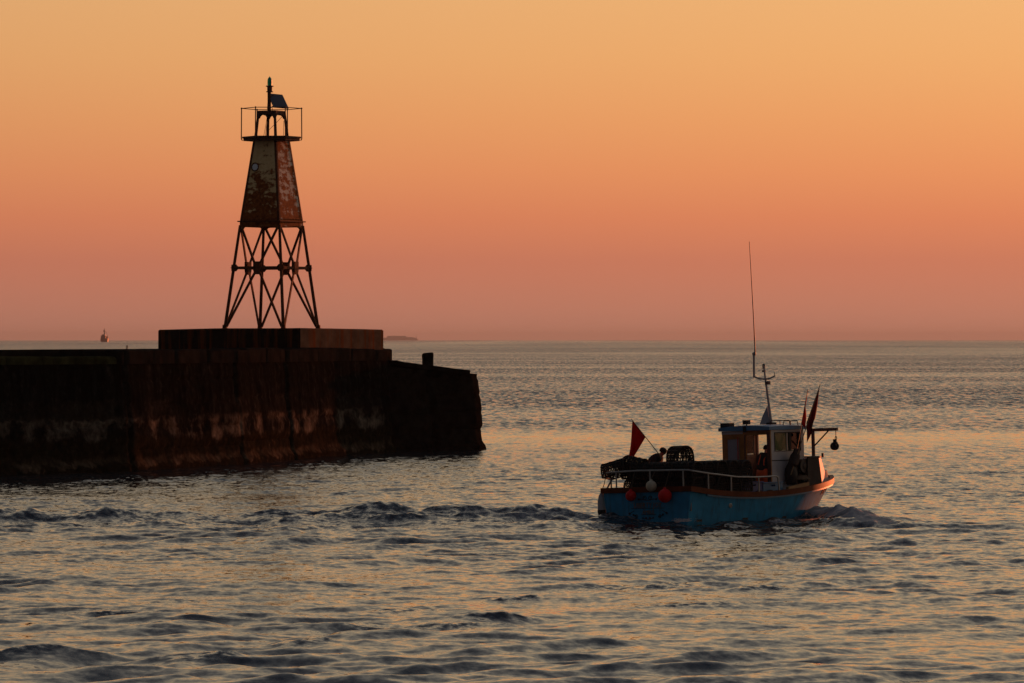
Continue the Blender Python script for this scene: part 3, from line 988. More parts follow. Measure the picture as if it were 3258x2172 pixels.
    for i in range(4):
        a, d = ANG[i], ANG[(i + 1) % 4]
        # angle iron down each corner
        rr = [[cpt(Rr + 0.012, a, z), cpt(Rr * 0.998, a, z) + (cpt(1, d, 0) - cpt(1, a, 0)).normalized() * 0.11 + Vector((math.cos(a + R(45)), math.sin(a + R(45)), 0)) * 0.012,
               cpt(Rr * 0.9, a, z), cpt(Rr * 0.998, a, z) + (cpt(1, ANG[i - 1], 0) - cpt(1, a, 0)).normalized() * 0.11 + Vector((math.cos(a - R(45)), math.sin(a - R(45)), 0)) * 0.012]
              for Rr, z in ((RB, ZB + 0.03), (RT, ZT - 0.01))]
        rv.loft(rr)
        for k in range(26):
            t = (k + 0.5) / 26
            Rr = RB + (RT - RB) * t; z = ZB + (ZT - ZB) * t
            for s_, q, o_ in ((1, d, 45), (-1, ANG[i - 1], -45)):
                c = cpt(Rr, a, z) + (cpt(1, q, 0) - cpt(1, a, 0)).normalized() * 0.07
                n_ = Vector((math.cos(a + R(o_)), math.sin(a + R(o_)), 0.12)).normalized()
                rv.ball(c + n_ * 0.014, 0.022, 4)
        for k in range(14):
            t = (k + 0.5) / 14
            p = cpt(RB, a, ZB + 0.09).lerp(cpt(RB, d, ZB + 0.09), t)
            rv.ball(p, 0.028, 4)
    rv.build("corner_rivets", IRON, bo)
    # round window on the wide face
    nf = Vector((math.cos(R(-118)), math.sin(R(-118)), 0))
    tf = Vector((-nf.y, nf.x, 0))
    zc = 7.78
    Rr = RB + (RT - RB) * (zc - ZB) / (ZT - ZB)
    tilt = math.atan((RB - RT) * math.cos(R(45)) / (ZT - ZB))
    c = nf * (Rr * math.cos(R(45))) + tf * (-0.44) + Vector((0, 0, zc))
    nn = (nf * math.cos(tilt) + Vector((0, 0, 1)) * math.sin(tilt)).normalized()
    Mw = Matrix.Translation(c) @ nn.to_track_quat('Z', 'Y').to_matrix().to_4x4()
    w = MB()
    w.lathe([(0.165, -0.02), (0.165, 0.012), (0.15, 0.018), (0.0, 0.022)], 24, Mw)
    gl = w.build("round_window", paint("milky_glass", (0.9, 0.9, 0.9), 0.35, 0.05), bo)
    rgm = MB()
    pts = []
    nt_ = 40
    inner, outer = [], []
    for k in range(nt_):
        q = 2 * math.pi * k / nt_
        ri = 0.150 if (k % 4) < 2 else 0.172
        inner.append((ri * math.cos(q), ri * math.sin(q))); outer.append((0.215 * math.cos(q), 0.215 * math.sin(q)))
    vs = [Mw @ Vector((p[0], p[1], 0.03)) for p in inner] + [Mw @ Vector((p[0], p[1], 0.03)) for p in outer] + [Mw @ Vector((p[0], p[1], -0.02)) for p in outer] + [Mw @ Vector((p[0], p[1], 0.022)) for p in inner]
    fs = []
    for k in range(nt_):
        k2 = (k + 1) % nt_
        fs += [(k, nt_ + k, nt_ + k2, k2), (nt_ + k, 2 * nt_ + k, 2 * nt_ + k2, nt_ + k2), (k, k2, 3 * nt_ + k2, 3 * nt_ + k)]
    rgm.add(vs, fs)
    rgm.build("window_rim", IRON, bo)
    # gallery
    HX = [(1, 0), (0.487, 0.866), (-0.53, 0.866), (-1, 0.0), (-0.487, -0.866), (0.5, -0.866)]
    pf = MB()
    pf.loft([[Vector((x * 1.36, y * 1.36, ZT + 0.0)) for x, y in HX], [Vector((x * 1.36, y * 1.36, ZT + 0.12)) for x, y in HX]])
    pf.loft([[Vector((x * 1.42, y * 1.42, ZT + 0.124)) for x, y in HX], [Vector((x * 1.42, y * 1.42, ZT + 0.21)) for x, y in HX]])
    pf.build("gallery", IRONT, r)
    zr = 10.62
    for x, y in HX:
        p = MB()
        p.tube([(x * 1.40, y * 1.40, ZT + 0.02), (x * 1.455, y * 1.455, ZT + 0.1), (x * 1.445, y * 1.445, zr)], 0.026, 6)
        p.ball((x * 1.445, y * 1.445, zr), 0.045, 6)
        p.build("rail_post", IRONT, r)
    p = MB()
    p.tube([(x * 1.445, y * 1.445, zr) for x, y in HX], 0.018, 6, True)
    p.build("handrail", IRONT, r)
    # lantern stand: four raking legs and an arched ring
    z0, z1 = ZT + 0.21, 10.49
    R0, R1 = 0.784, 0.636
    for a in ANG:
        p = MB()
        M = Matrix.Rotation(a, 4, 'Z')
        p.hexa([M @ Vector(v) for v in ((R0 - 0.06, -0.06, z0), (R0 + 0.06, -0.06, z0), (R0 + 0.06, 0.06, z0), (R0 - 0.06, 0.06, z0), (R1 - 0.05, -0.05, z1), (R1 + 0.05, -0.05, z1), (R1 + 0.05, 0.05, z1), (R1 - 0.05, 0.05, z1))])
        p.build("stand_leg", IRONT, r)
    p = MB()
    for i in range(4):
        a, d = ANG[i], ANG[(i + 1) % 4]
        pa, pd = cpt(R1 + 0.03, a, 0), cpt(R1 + 0.03, d, 0)
        m0 = (pa + pd) / 2
        out = m0.normalized(); tn = (pd - pa).normalized(); L = (pd - pa).length / 2
        F3 = Matrix.Translation(m0) @ Matrix(((tn.x, out.x, 0, 0), (tn.y, out.y, 0, 0), (0, 0, 1, 0), (0, 0, 0, 1)))
        poly = [(-L - 0.01, 10.12), (-L + 0.08, 10.12), (-L + 0.13, 10.22), (-L + 0.22, 10.29), (0, 10.32), (L - 0.22, 10.29), (L - 0.13, 10.22), (L - 0.08, 10.12), (L + 0.01, 10.12), (L + 0.01, 10.50), (-L - 0.01, 10.50)]
        p.loft([[F3 @ Vector((q[0], -0.04, q[1])) for q in poly], [F3 @ Vector((q[0], 0.015, q[1])) for q in poly]])
    p.loft([[cpt(R1 - 0.02, a, 10.44) for a in ANG], [cpt(R1 - 0.02, a, 10.485) for a in ANG]])
    p.build("arched_ring", IRONT, r)
    mx = -0.11
    p = MB()
    p.tube([(mx, 0, 10.48), (mx, 0, 11.42)], 0.088, 10)
    mast = p.build("mast", IRONT, r)
    p = MB()
    T = Matrix.Translation((mx + 0.02, 0, 0))
    p.lathe([(0.0, 11.39), (0.17, 11.40), (0.17, 11.44), (0.12, 11.45), (0.125, 11.66), (0.17, 11.67), (0.17, 11.71), (0.11, 11.72)], 16, T)
    for k in range(4):
        p.ball((mx + 0.02 + 0.165 * math.cos(k * 1.57 + .3), 0.165 * math.sin(k * 1.57 + .3), 11.69), 0.03, 6)
    lamp = p.build("lamp_base", IRONT, r, 40)
    p = MB()
    p.lathe([(0.105, 11.715), (0.11, 11.80), (0.106, 11.88), (0.11, 11.89), (0.104, 11.98), (0.088, 12.05), (0.05, 12.11), (0.012, 12.14), (0.008, 12.19)], 18, T)
    gm, nt, b = mk("green_lens")
    b.inputs['Base Color'].default_value = (0.0, 0.42, 0.25, 1)
    b.inputs['Roughness'].default_value = 0.45
    b.inputs['Transmission Weight'].default_value = 0.2
    p.build("green_lens", gm, lamp, 50)
    # solar panel
    TL, TR, BR_, BL = Vector((-0.19, 0.12, 11.36)), Vector((0.50, 0.52, 11.31)), Vector((0.83, 0.01, 10.63)), Vector((0.13, -0.39, 10.67))
    nrm = (TR - TL).cross(BL - TL).normalized()
    if nrm.y > 0: nrm = -nrm
    p = MB()
    bk = [v - nrm * 0.045 for v in (TL, BL, BR_, TR)]
    fr = [v for v in (TL, BL, BR_, TR)]
    p.loft([bk, fr])
    pan = p.build("solar_panel", paint("panel_frame", (0.10, 0.09, 0.085), 0.5), r)
    sm, nt, b = mk("solar_cells")
    br = nnew(nt, 'ShaderNodeTexBrick'); br.offset = 0.0
    uvn = nnew(nt, 'ShaderNodeTexCoord')
    br.inputs['Color1'].default_value = (0.022, 0.022, 0.040, 1); br.inputs['Color2'].default_value = (0.026, 0.026, 0.046, 1); br.inputs['Mortar'].default_value = (0.05, 0.05, 0.07, 1)
    br.inputs['Scale'].default_value = 1.0; br.inputs['Mortar Size'].default_value = 0.006; br.inputs['Brick Width'].default_value = 0.11; br.inputs['Row Height'].default_value = 0.11
    nt.links.new(uvn.outputs['UV'], br.inputs['Vector']); nt.links.new(br.outputs[0], b.inputs['Base Color'])
    b.inputs['Roughness'].default_value = 0.45
    q4 = [v + nrm * 0.004 for v in (TL.lerp(BR_, 0.035), BL.lerp(TR, 0.035), BR_.lerp(TL, 0.035), TR.lerp(BL, 0.035))]
    me = bpy.data.meshes.new("cell_face"); me.from_pydata(q4, [], [(0, 1, 2, 3)])
    uv = me.uv_layers.new(name="UVMap")
    for k_, c_ in enumerate(((0, 0.89), (0, 0), (0.8, 0), (0.8, 0.89))): uv.data[k_].uv = c_
    me.materials.append(sm)
    o = bpy.data.objects.new("cell_face", me); COL.objects.link(o); o.parent = pan
    p = MB()
    p.tube([(mx, 0, 11.2), (0.1, 0.2, 11.26)], 0.025, 6)
    p.build("panel_arm", IRONT, mast)
    p = MB()
    p.tube([(mx, 0, 10.62), (0.2, -0.1, 10.78)], 0.025, 6)
    p.build("panel_arm", IRONT, mast)
    for pts in (((-0.30, -0.05, ZP), (-0.22, -0.2, 9.9), (-0.17, -0.1, 10.45), (-0.2, -0.12, 10.6), (-0.17, -0.1, 11.1), (-0.16, -0.06, 11.4)),
                ((-0.36, -0.35, ZP), (-0.27, -0.3, 9.75), (-0.20, -0.2, 10.25)),
                ((0.56, -0.3, 10.25), (0.25, -0.35, 9.92), (-0.1, -0.3, 9.58)),
                ((0.72, -0.25, 9.9), (0.80, -0.2, 9.6), (0.80, -0.2, ZP)),
                ((0.61, -0.45, 10.0), (0.60, -0.45, ZP)),
                ((0.03, 0.2, 10.48), (0.03, 0.2, 10.75))):
        p = MB(); p.tube(pts, 0.011, 5); p.build("cable", IRONT, r)
    # ladder up one leg side
    return r
rust_plate_m = rust_plate()
build_beacon()

# ---------------------------------------------------------------- fishing boat (local x ahead from the transom, y to port, z up)
EYEP = Vector((0, 0, EYE))
def BL(px, py, axis, val):
    """point in boat coordinates on the plane axis=val that the photo shows at (px,py)"""
    d = Vector(((px - CX) / F, 1.0, -(py - HY) / F))
    o = BMI @ EYEP
    dd = BMI.to_3x3() @ d
    t = (val - o[axis]) / dd[axis]
    return o + dd * t

HULLB = paint("hull_blue", (0.040, 0.24, 0.42), 0.55, 0.22, 2.2, spec=0.04)
def streaks(m, dirt, lo, hi, amt):
    nt = m.node_tree; b = nt.nodes['Principled BSDF']
    src = b.inputs['Base Color'].links[0].from_socket
    n = noise_node(nt, 1.0, 5, 0.65, mapping=(7.0, 7.0, 0.9))
    f = ramp_node(nt, n, [(lo, (0,) * 3), (hi, (amt,) * 3)])
    nt.links.new(mixc(nt, f, src, dirt), b.inputs['Base Color'])
streaks(HULLB, (0.03, 0.06, 0.07), 0.52, 0.72, 0.6)
WOOD = paint("varnished_strake", (0.12, 0.027, 0.008), 0.6, 0.35, 3.0, spec=0.12)
WHITE = paint("white_gloss", (0.46, 0.455, 0.46), 0.4, 0.10, 3.0)
GREYD = paint("grey_deck", (0.17, 0.16, 0.155), 0.8, 0.25, 3.0)
BLACK = paint("black_rubber", (0.012, 0.011, 0.011), 0.7, 0.4, 5.0)
ROOFB = paint("roof_blue", (0.05, 0.19, 0.34), 0.5, 0.15, 3.0)
DOORW = paint("door_varnish", (0.32, 0.13, 0.025), 0.5, 0.3, 3.5)
DARKW = paint("dark_timber", (0.09, 0.028, 0.016), 0.55, 0.3, 4.0)
GALV = paint("galvanised_rail", (0.36, 0.34, 0.31), 0.45, 0.2, 8.0, 0.3)
STEELP = paint("painted_steel", (0.11, 0.05, 0.045), 0.5, 0.3, 6.0)
RED = paint("red_plastic", (0.66, 0.010, 0.010), 0.5, 0.12, 4.0, spec=0.2)
OFFW = paint("dirty_white_plastic", (0.55, 0.47, 0.33), 0.5, 0.25, 6.0)
def cloth_mat(name, c, tr):
    m = paint(name, c, 0.85, 0.2, 5.0, spec=0.1)
    nt = m.node_tree
    t = nnew(nt, 'ShaderNodeBsdfTranslucent'); t.inputs[0].default_value = (*c, 1)
    mx = nnew(nt, 'ShaderNodeMixShader'); mx.inputs[0].default_value = tr
    nt.links.new(nt.nodes['Principled BSDF'].outputs[0], mx.inputs[1]); nt.links.new(t.outputs[0], mx.inputs[2])
    nt.links.new(mx.outputs[0], nt.nodes['Material Output'].inputs[0])
    return m
FLAGR = cloth_mat("red_flag_cloth", (0.50, 0.014, 0.014), 0.2)
FLAGD = cloth_mat("dark_flag_cloth", (0.14, 0.006, 0.012), 0.2)
ROPE = paint("rope", (0.10, 0.075, 0.05), 0.9, 0.3, 9.0)
BAMBOO = paint("bamboo_cane", (0.20, 0.12, 0.05), 0.6, 0.25, 6.0)
def glass(name, tint, rough=0.02, solid=0.0):
    m, nt, b = mk(name)
    out = nt.nodes['Material Output']
    tr = nnew(nt, 'ShaderNodeBsdfTransparent'); tr.inputs[0].default_value = (*tint, 1)
    gl = nnew(nt, 'ShaderNodeBsdfGlossy'); gl.inputs['Roughness'].default_value = rough; gl.inputs[0].default_value = (0.9, 0.9, 0.9, 1)
    fr = nnew(nt, 'ShaderNodeFresnel'); fr.inputs[0].default_value = 1.45
    mx = nnew(nt, 'ShaderNodeMixShader'); nt.links.new(fr.outputs[0], mx.inputs[0]); nt.links.new(tr.outputs[0], mx.inputs[1]); nt.links.new(gl.outputs[0], mx.inputs[2])
    if solid:
        b.inputs['Base Color'].default_value = (*tint, 1); b.inputs['Roughness'].default_value = 0.5
        m2 = nnew(nt, 'ShaderNodeMixShader'); m2.inputs[0].default_value = solid
        nt.links.new(mx.outputs[0], m2.inputs[1]); nt.links.new(b.outputs[0], m2.inputs[2])
        nt.links.new(m2.outputs[0], out.inputs[0])
    else:
        nt.links.new(mx.outputs[0], out.inputs[0])
    return m
CLEAR = glass("clear_pane", (0.92, 0.93, 0.90))
GREENG = glass("green_tinted_pane", (0.55, 0.72, 0.42), 0.1, 0.10)
FROST = paint("frosted_pane", (0.22, 0.23, 0.27), 0.25, 0.1, 5.0)

LB, HBM = 8.92, 1.72
_sh = np.polyfit([0, 1.5, 3, 4.5, 6.5, 8, 9.04], [1.085, .935, .835, .875, 1.03, 1.15, 1.27], 4)
def sheer(a): return float(np.polyval(_sh, a))
def lz(z): return 7.95 + 0.97 * max(-0.6, min(1.0, z / 1.15))
def hb(s, z):
    w = 1.56 + 0.16 * max(-0.7, min(1.1, z / 1.0))
    if z < 0: w *= 1 - 0.25 * (z / 0.5) ** 2
    w *= 0.965 + 0.035 * min(1, s / 0.3)
    p = 2.0 + 0.65 * max(-0.5, min(1.1, z / 1.1))
    return w * (1 - (max(0, s - 0.47) / 0.53) ** p) if s < 1 else 0.0
def hull_pt(s, z, side):
    return Vector((s * lz(z), side * hb(s, z), z))
def gun(s, side, off=0.0, dz=0.0):
    a = s * LB
    z = sheer(a)
    p = hull_pt(s, z, side)
    q = hull_pt(min(1, s + 0.01), sheer(min(1, s + 0.01) * LB), side)
    o_ = hull_pt(max(0, s - 0.01), sheer(max(0, s - 0.01) * LB), side)
    t = (q - o_); t.z = 0
    t.normalize()
    n = Vector((t.y, -t.x, 0)) * (-side)
    n = Vector((-t.y, t.x, 0)) * side
    return p + n * off + Vector((0, 0, dz))
SS = [i / 30 * 0.5 for i in range(30)] + [0.5 + 0.5 * (1 - (1 - i / 40) ** 1.5) for i in range(41)]

boat = thing("fishing_boat", "small light blue fishing boat with wheelhouse forward, heading out past the pier", "fishing boat", BM)
def build_hull():
    mb = MB()
    NT = 14
    for side in (-1, 1):
        vs = []
        for s in SS:
            zt = sheer(s * LB) - 0.05
            for j in range(NT + 1):
                z = -0.55 + (zt + 0.55) * j / NT
                vs.append(hull_pt(s, z, side))
        n = NT + 1
        fs = [((i) * n + j, (i + 1) * n + j, (i + 1) * n + j + 1, i * n + j + 1) for i in range(len(SS) - 1) for j in range(NT)]
        if side > 0: fs = [f[::-1] for f in fs]
        mb.add(vs, fs)
    nv = len(SS) * (NT + 1)
    tf = [(j, j + 1, nv + j + 1, nv + j) for j in range(NT)]
    for f in tf: mb.f.append(f); mb.m.append(0)
    h = mb.build("hull", HULLB, boat, 30)
    # gunwale strake, one timber band right round
    st = MB()
    path = [(s, -1) for s in SS] + [(s, 1) for s in SS[::-1]]
    rings = []
    for s, sd in path:
        o1, o2 = 0.045, -0.09
        b_ = gun(s, sd, o1, -0.155); t_ = gun(s, sd, o1, 0.0); ti = gun(s, sd, o2, 0.0); bi = gun(s, sd, o2, -0.155)
        if s > 0.985:
            b_.y = t_.y = 0.0 if s == 1 else b_.y; ti.y = bi.y = 0.0 if s == 1 else ti.y
        if s == 0: 
            for p in (b_, t_): p.x = -0.05
            for p in (ti, bi): p.x = 0.09
        rings.append([b_, t_, ti, bi])
    rings.append(rings[0])
    st.loft(rings, True, False)
    st.build("gunwale_strake", WOOD, boat, 35)
    # thin pale line under the strake
    ln = MB()
    rings = []
    for s, sd in path:
        z0 = -0.205
        a, b_ = gun(s, sd, 0.012, z0), gun(s, sd, 0.012, -0.16)
        c, d = gun(s, sd, -0.03, -0.16), gun(s, sd, -0.03, z0)
        if s == 0:
            for p in (a, b_): p.x = -0.012
        rings.append([a, b_, c, d])
    ln.loft(rings[5:-5], True, True)
    ln.build("sheer_line", paint("pale_blue_line", (0.06, 0.2, 0.34), 0.5, 0.15, 4.0), boat)
    # inner bulwark lining and deck
    inn = MB()
    for sd in (-1, 1):
        rings = [[gun(s, sd, -0.085, -0.01), hull_pt(s, 0.40, sd) + Vector((0, -0.07 * sd, 0))] for s in SS if s < 0.80]
        inn.loft(rings, False, False)
    inn.box((0.07, -1.6, 0.36), (0.10, 1.6, sheer(0) - 0.02))
    inn.build("bulwark_lining", GREYD, boat)
    dk = MB()
    top = [(hull_pt(s, 0.36, -1).x, hull_pt(s, 0.36, -1).y + 0.08) for s in SS if s < 0.70]
    poly = [(0.08, -1.45)] + top[2:] + [(x, -y) for x, y in top[2:][::-1]] + [(0.08, 1.45)]
    dk.prism(poly, 0.30, 0.38)
    dk.build("deck", GREYD, boat)
    fd = MB()
    r1 = []
    for s in SS:
        if s < 0.545 or s > 0.985: continue
        p, q = gun(s, -1, -0.1, 0.0), gun(s, 1, -0.1, 0.0)
        up = 0.16 * min(1, (s - 0.545) / 0.05)
        e = 0.45
        r1.append([Vector((p.x, p.y, p.z - 0.05)), Vector((p.x, p.y * (1 - e), p.z + up)), Vector((p.x, q.y * (1 - e), p.z + up)), Vector((p.x, q.y, q.z - 0.05)), Vector((p.x, q.y, q.z - 0.12)), Vector((p.x, p.y, p.z - 0.12))])
    fd.loft(r1)
    fd.build("foredeck", GREYD, boat)
    # raised white bow bulwark with black capping
    P0 = [(5.85, -1.47), (6.62, -1.42), (8.42, -0.22), (8.66, 0.0)]
    P1 = [(5.95, -1.42), (6.56, -1.37), (8.22, -0.18), (8.42, 0.0)]
    for sd in (1,):
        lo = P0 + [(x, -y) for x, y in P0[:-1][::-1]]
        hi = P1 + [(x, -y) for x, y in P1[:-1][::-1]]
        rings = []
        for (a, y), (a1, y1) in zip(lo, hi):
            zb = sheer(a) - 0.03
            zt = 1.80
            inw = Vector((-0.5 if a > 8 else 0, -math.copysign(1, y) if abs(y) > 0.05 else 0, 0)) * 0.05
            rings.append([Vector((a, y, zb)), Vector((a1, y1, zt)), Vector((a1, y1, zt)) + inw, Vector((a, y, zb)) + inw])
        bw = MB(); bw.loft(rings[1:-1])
        bo = bw.build("bow_bulwark", paint("bulwark_white", (0.80, 0.77, 0.75), 0.65, 0.06, 3.0, spec=0.15), boat)
        for r2 in (rings[:2], rings[-2:]):  # after wings of the bulwark, much darker in colour than its front panels
            bw = MB(); bw.loft(r2); bw.build("bulwark_wing", paint("dark_board", (0.045, 0.036, 0.03), 0.8, 0.3, 3.0, spec=0.2), boat)
        cp = MB()
        cp.tube([(a1, y1, 1.815) for a1, y1 in hi], 0.032, 6)
        cp.build("bulwark_capping", BLACK, bo)
        tb = MB()
        tb.tube([(8.0, -0.42, 1.8), (8.0, -0.42, 1.93)], 0.04, 6)
        tb.build("fairlead", BLACK, bo)
    # scupper slots and a hawse fitting along the starboard side
    for (px, py) in ((2231, 1655.6), (2373, 1650), (2500, 1645)):
        p = BL(px, py, 1, -1.60)
        y = -hb(p.x / lz(p.z), p.z)
        m_ = MB()
        m_.box((p.x - 0.12, y - 0.012, p.z - 0.03), (p.x + 0.12, y + 0.05, p.z + 0.035))
        m_.build("scupper", BLACK, boat)
    p = BL(2328, 1608, 1, -1.68); y = -hb(p.x / lz(p.z), p.z)
    m_ = MB()
    m_.lathe([(0.07, 0), (0.07, 0.02), (0.045, 0.03), (0.045, 0.005), (0, 0.005)], 14, Matrix.Translation((p.x, y, p.z)) @ Matrix.Rotation(R(90), 4, 'X'))
    m_.build("side_outlet", GALV, boat)
    p = BL(2230, 1672, 1, -1.56)
    m_ = MB(); y = -hb(p.x / lz(p.z), p.z)
    m_.box((p.x - 0.09, y - 0.008, -0.3), (p.x + 0.05, y + 0.03, p.z + 0.08))
    m_.build("weed_streak", paint("weed_green", (0.03, 0.045, 0.02), 0.8, 0.5, 6.0), boat)
build_hull()

def add_text(s, name, M, size, mat, parent, depth=0.012, align='CENTER', squash=1.0):
    cu = bpy.data.curves.new(name, 'FONT')
    cu.body = s; cu.size = size; cu.align_x = align; cu.align_y = 'CENTER'; cu.extrude = depth / 2
    cu.resolution_u = 2
    ob = bpy.data.objects.new(name, cu); COL.objects.link(ob)
    dg = bpy.context.evaluated_depsgraph_get(); dg.update()
    me = bpy.data.meshes.new_from_object(ob.evaluated_get(dg))
    bpy.data.objects.remove(ob)
    me.name = name
    me.transform(M @ Matrix.Diagonal((squash, 1, 1, 1)))
    me.materials.clear(); me.materials.append(mat)
    o = bpy.data.objects.new(name, me); COL.objects.link(o); o.parent = parent
    return o
def build_lettering():
    tan = paint("letter_tan", (0.17, 0.10, 0.055), 0.6, 0.2, 9.0)
    dark = paint("letter_shadow", (0.008, 0.012, 0.02), 0.7, 0.2, 9.0)
    RT_ = Matrix(((0, 0, -1, 0), (-1, 0, 0, 0), (0, 1, 0, 0), (0, 0, 0, 1)))
    def place(y, z, x=-0.008): return Matrix.Translation((x, y, z)) @ RT_
    add_text("LIBERTY JOY", "name_lettering", place(-0.03, 0.55), 0.205, tan, boat, 0.010, squash=0.93)
    add_text("AMBLE", "port_lettering", place(-0.05, 0.345), 0.155, tan, boat, 0.010, squash=0.98)
    for (y0, y1, z) in ((0.60, -0.66, 0.465), (0.22, -0.33, 0.283)):
        m_ = MB(); m_.box((-0.012, y1, z - 0.008), (0.02, y0, z + 0.008)); m_.build("lettering_underline", dark, boat)
    def scroll(pts, r=0.011):
        m_ = MB()
        for p in pts: m_.tube([(-0.008, y, z) for y, z in p], r, 5)
        m_.build("scroll_ornament", dark, boat)
    def spiral(cy, cz, r, a0, turns=1.3, sgn=1):
        return [(cy + r * (1 - 0.6 * t / 14) * math.cos(a0 + sgn * turns * 2 * math.pi * t / 14), cz + r * (1 - 0.6 * t / 14) * math.sin(a0 + sgn * turns * 2 * math.pi * t / 14)) for t in range(15)]
    scroll([spiral(0.07, 0.76, 0.075, 0), spiral(-0.13, 0.76, 0.075, math.pi, sgn=-1), [(0.32, 0.72), (0.2, 0.735), (0.02, 0.70), (-0.08, 0.70), (-0.26, 0.735), (-0.38, 0.72)], spiral(0.30, 0.725, 0.03, 0), spiral(-0.36, 0.725, 0.03, 0)])
    scroll([[(0.2, 0.18), (0.1, 0.165), (-0.03, 0.14), (-0.16, 0.165), (-0.26, 0.18)], spiral(0.04, 0.175, 0.03, 0), spiral(-0.10, 0.175, 0.03, 0), spiral(0.16, 0.18, 0.02, 0), spiral(-0.22, 0.18, 0.02, 0)])
    for sg in (1, -1):
        c = -0.04
        scroll([[(c + sg * 0.70, 0.31), (c + sg * 0.62, 0.36), (c + sg * 0.52, 0.40)], spiral(c + sg * 0.70, 0.31, 0.035, 0), [(c + sg * 0.60, 0.29), (c + sg * 0.5, 0.24), (c + sg * 0.4, 0.21)], spiral(c + sg * 0.44, 0.235, 0.06, 0, 1.2, sg), spiral(c + sg * 0.55, 0.27, 0.03, 1)])
    # registration on the starboard bow
    redl = paint("letter_red", (0.12, 0.02, 0.018), 0.6, 0.2, 9.0)
    s0 = 0.825
    def onhull(s, z): return hull_pt(s, z, -1)
    for k, ch in enumerate("BH 4"):
        if ch == ' ': continue
        s = s0 + 0.022 * k
        z = sheer(s * LB) - 0.34
        p = onhull(s, z)
        t = (onhull(s + 0.01, z + 0.01) - onhull(s - 0.01, z - 0.01)).normalized()
        u = (onhull(s, z + 0.05) - onhull(s, z - 0.05)).normalized()
        n = t.cross(u).normalized(); u = n.cross(t)
        M = Matrix.Translation(p + n * 0.008) @ Matrix((t, u, n)).transposed().to_4x4()
        add_text(ch, "registration_letter", M, 0.30, redl, boat, 0.01)
build_lettering()

def wall(mb, O, U, V, N, us, vs, holes, t):
    """wall with rectangular openings; O corner, N outward, t thickness; emits only exposed faces"""
    O, U, V, N = Vector(O), Vector(U), Vector(V), Vector(N)
    for (u0, u1, v0, v1) in holes:
        us = us + [u0, u1]; vs = vs + [v0, v1]
    us = sorted(set(us)); vs = sorted(set(vs))
    def solid(i, j):
        if i < 0 or j < 0 or i >= len(us) - 1 or j >= len(vs) - 1: return False
        cu, cv = (us[i] + us[i + 1]) / 2, (vs[j] + vs[j + 1]) / 2
        return not any(h[0] < cu < h[1] and h[2] < cv < h[3] for h in holes)
    P = lambda u, v, d: O + U * u + V * v - N * d
    for i in range(len(us) - 1):
        for j in range(len(vs) - 1):
            if not solid(i, j): continue
            u0, u1, v0, v1 = us[i], us[i + 1], vs[j], vs[j + 1]
            q = lambda *a: mb.add(a, [(0, 1, 2, 3)])
            q(P(u0, v0, 0), P(u1, v0, 0), P(u1, v1, 0), P(u0, v1, 0))
            q(P(u0, v0, t), P(u0, v1, t), P(u1, v1, t), P(u1, v0, t))
            if not solid(i - 1, j): q(P(u0, v0, 0), P(u0, v1, 0), P(u0, v1, t), P(u0, v0, t))
            if not solid(i + 1, j): q(P(u1, v0, 0), P(u1, v0, t), P(u1, v1, t), P(u1, v1, 0))
            if not solid(i, j - 1): q(P(u0, v0, 0), P(u0, v0, t), P(u1, v0, t), P(u1, v0, 0))
            if not solid(i, j + 1): q(P(u0, v1, 0), P(u1, v1, 0), P(u1, v1, t), P(u0, v1, t))

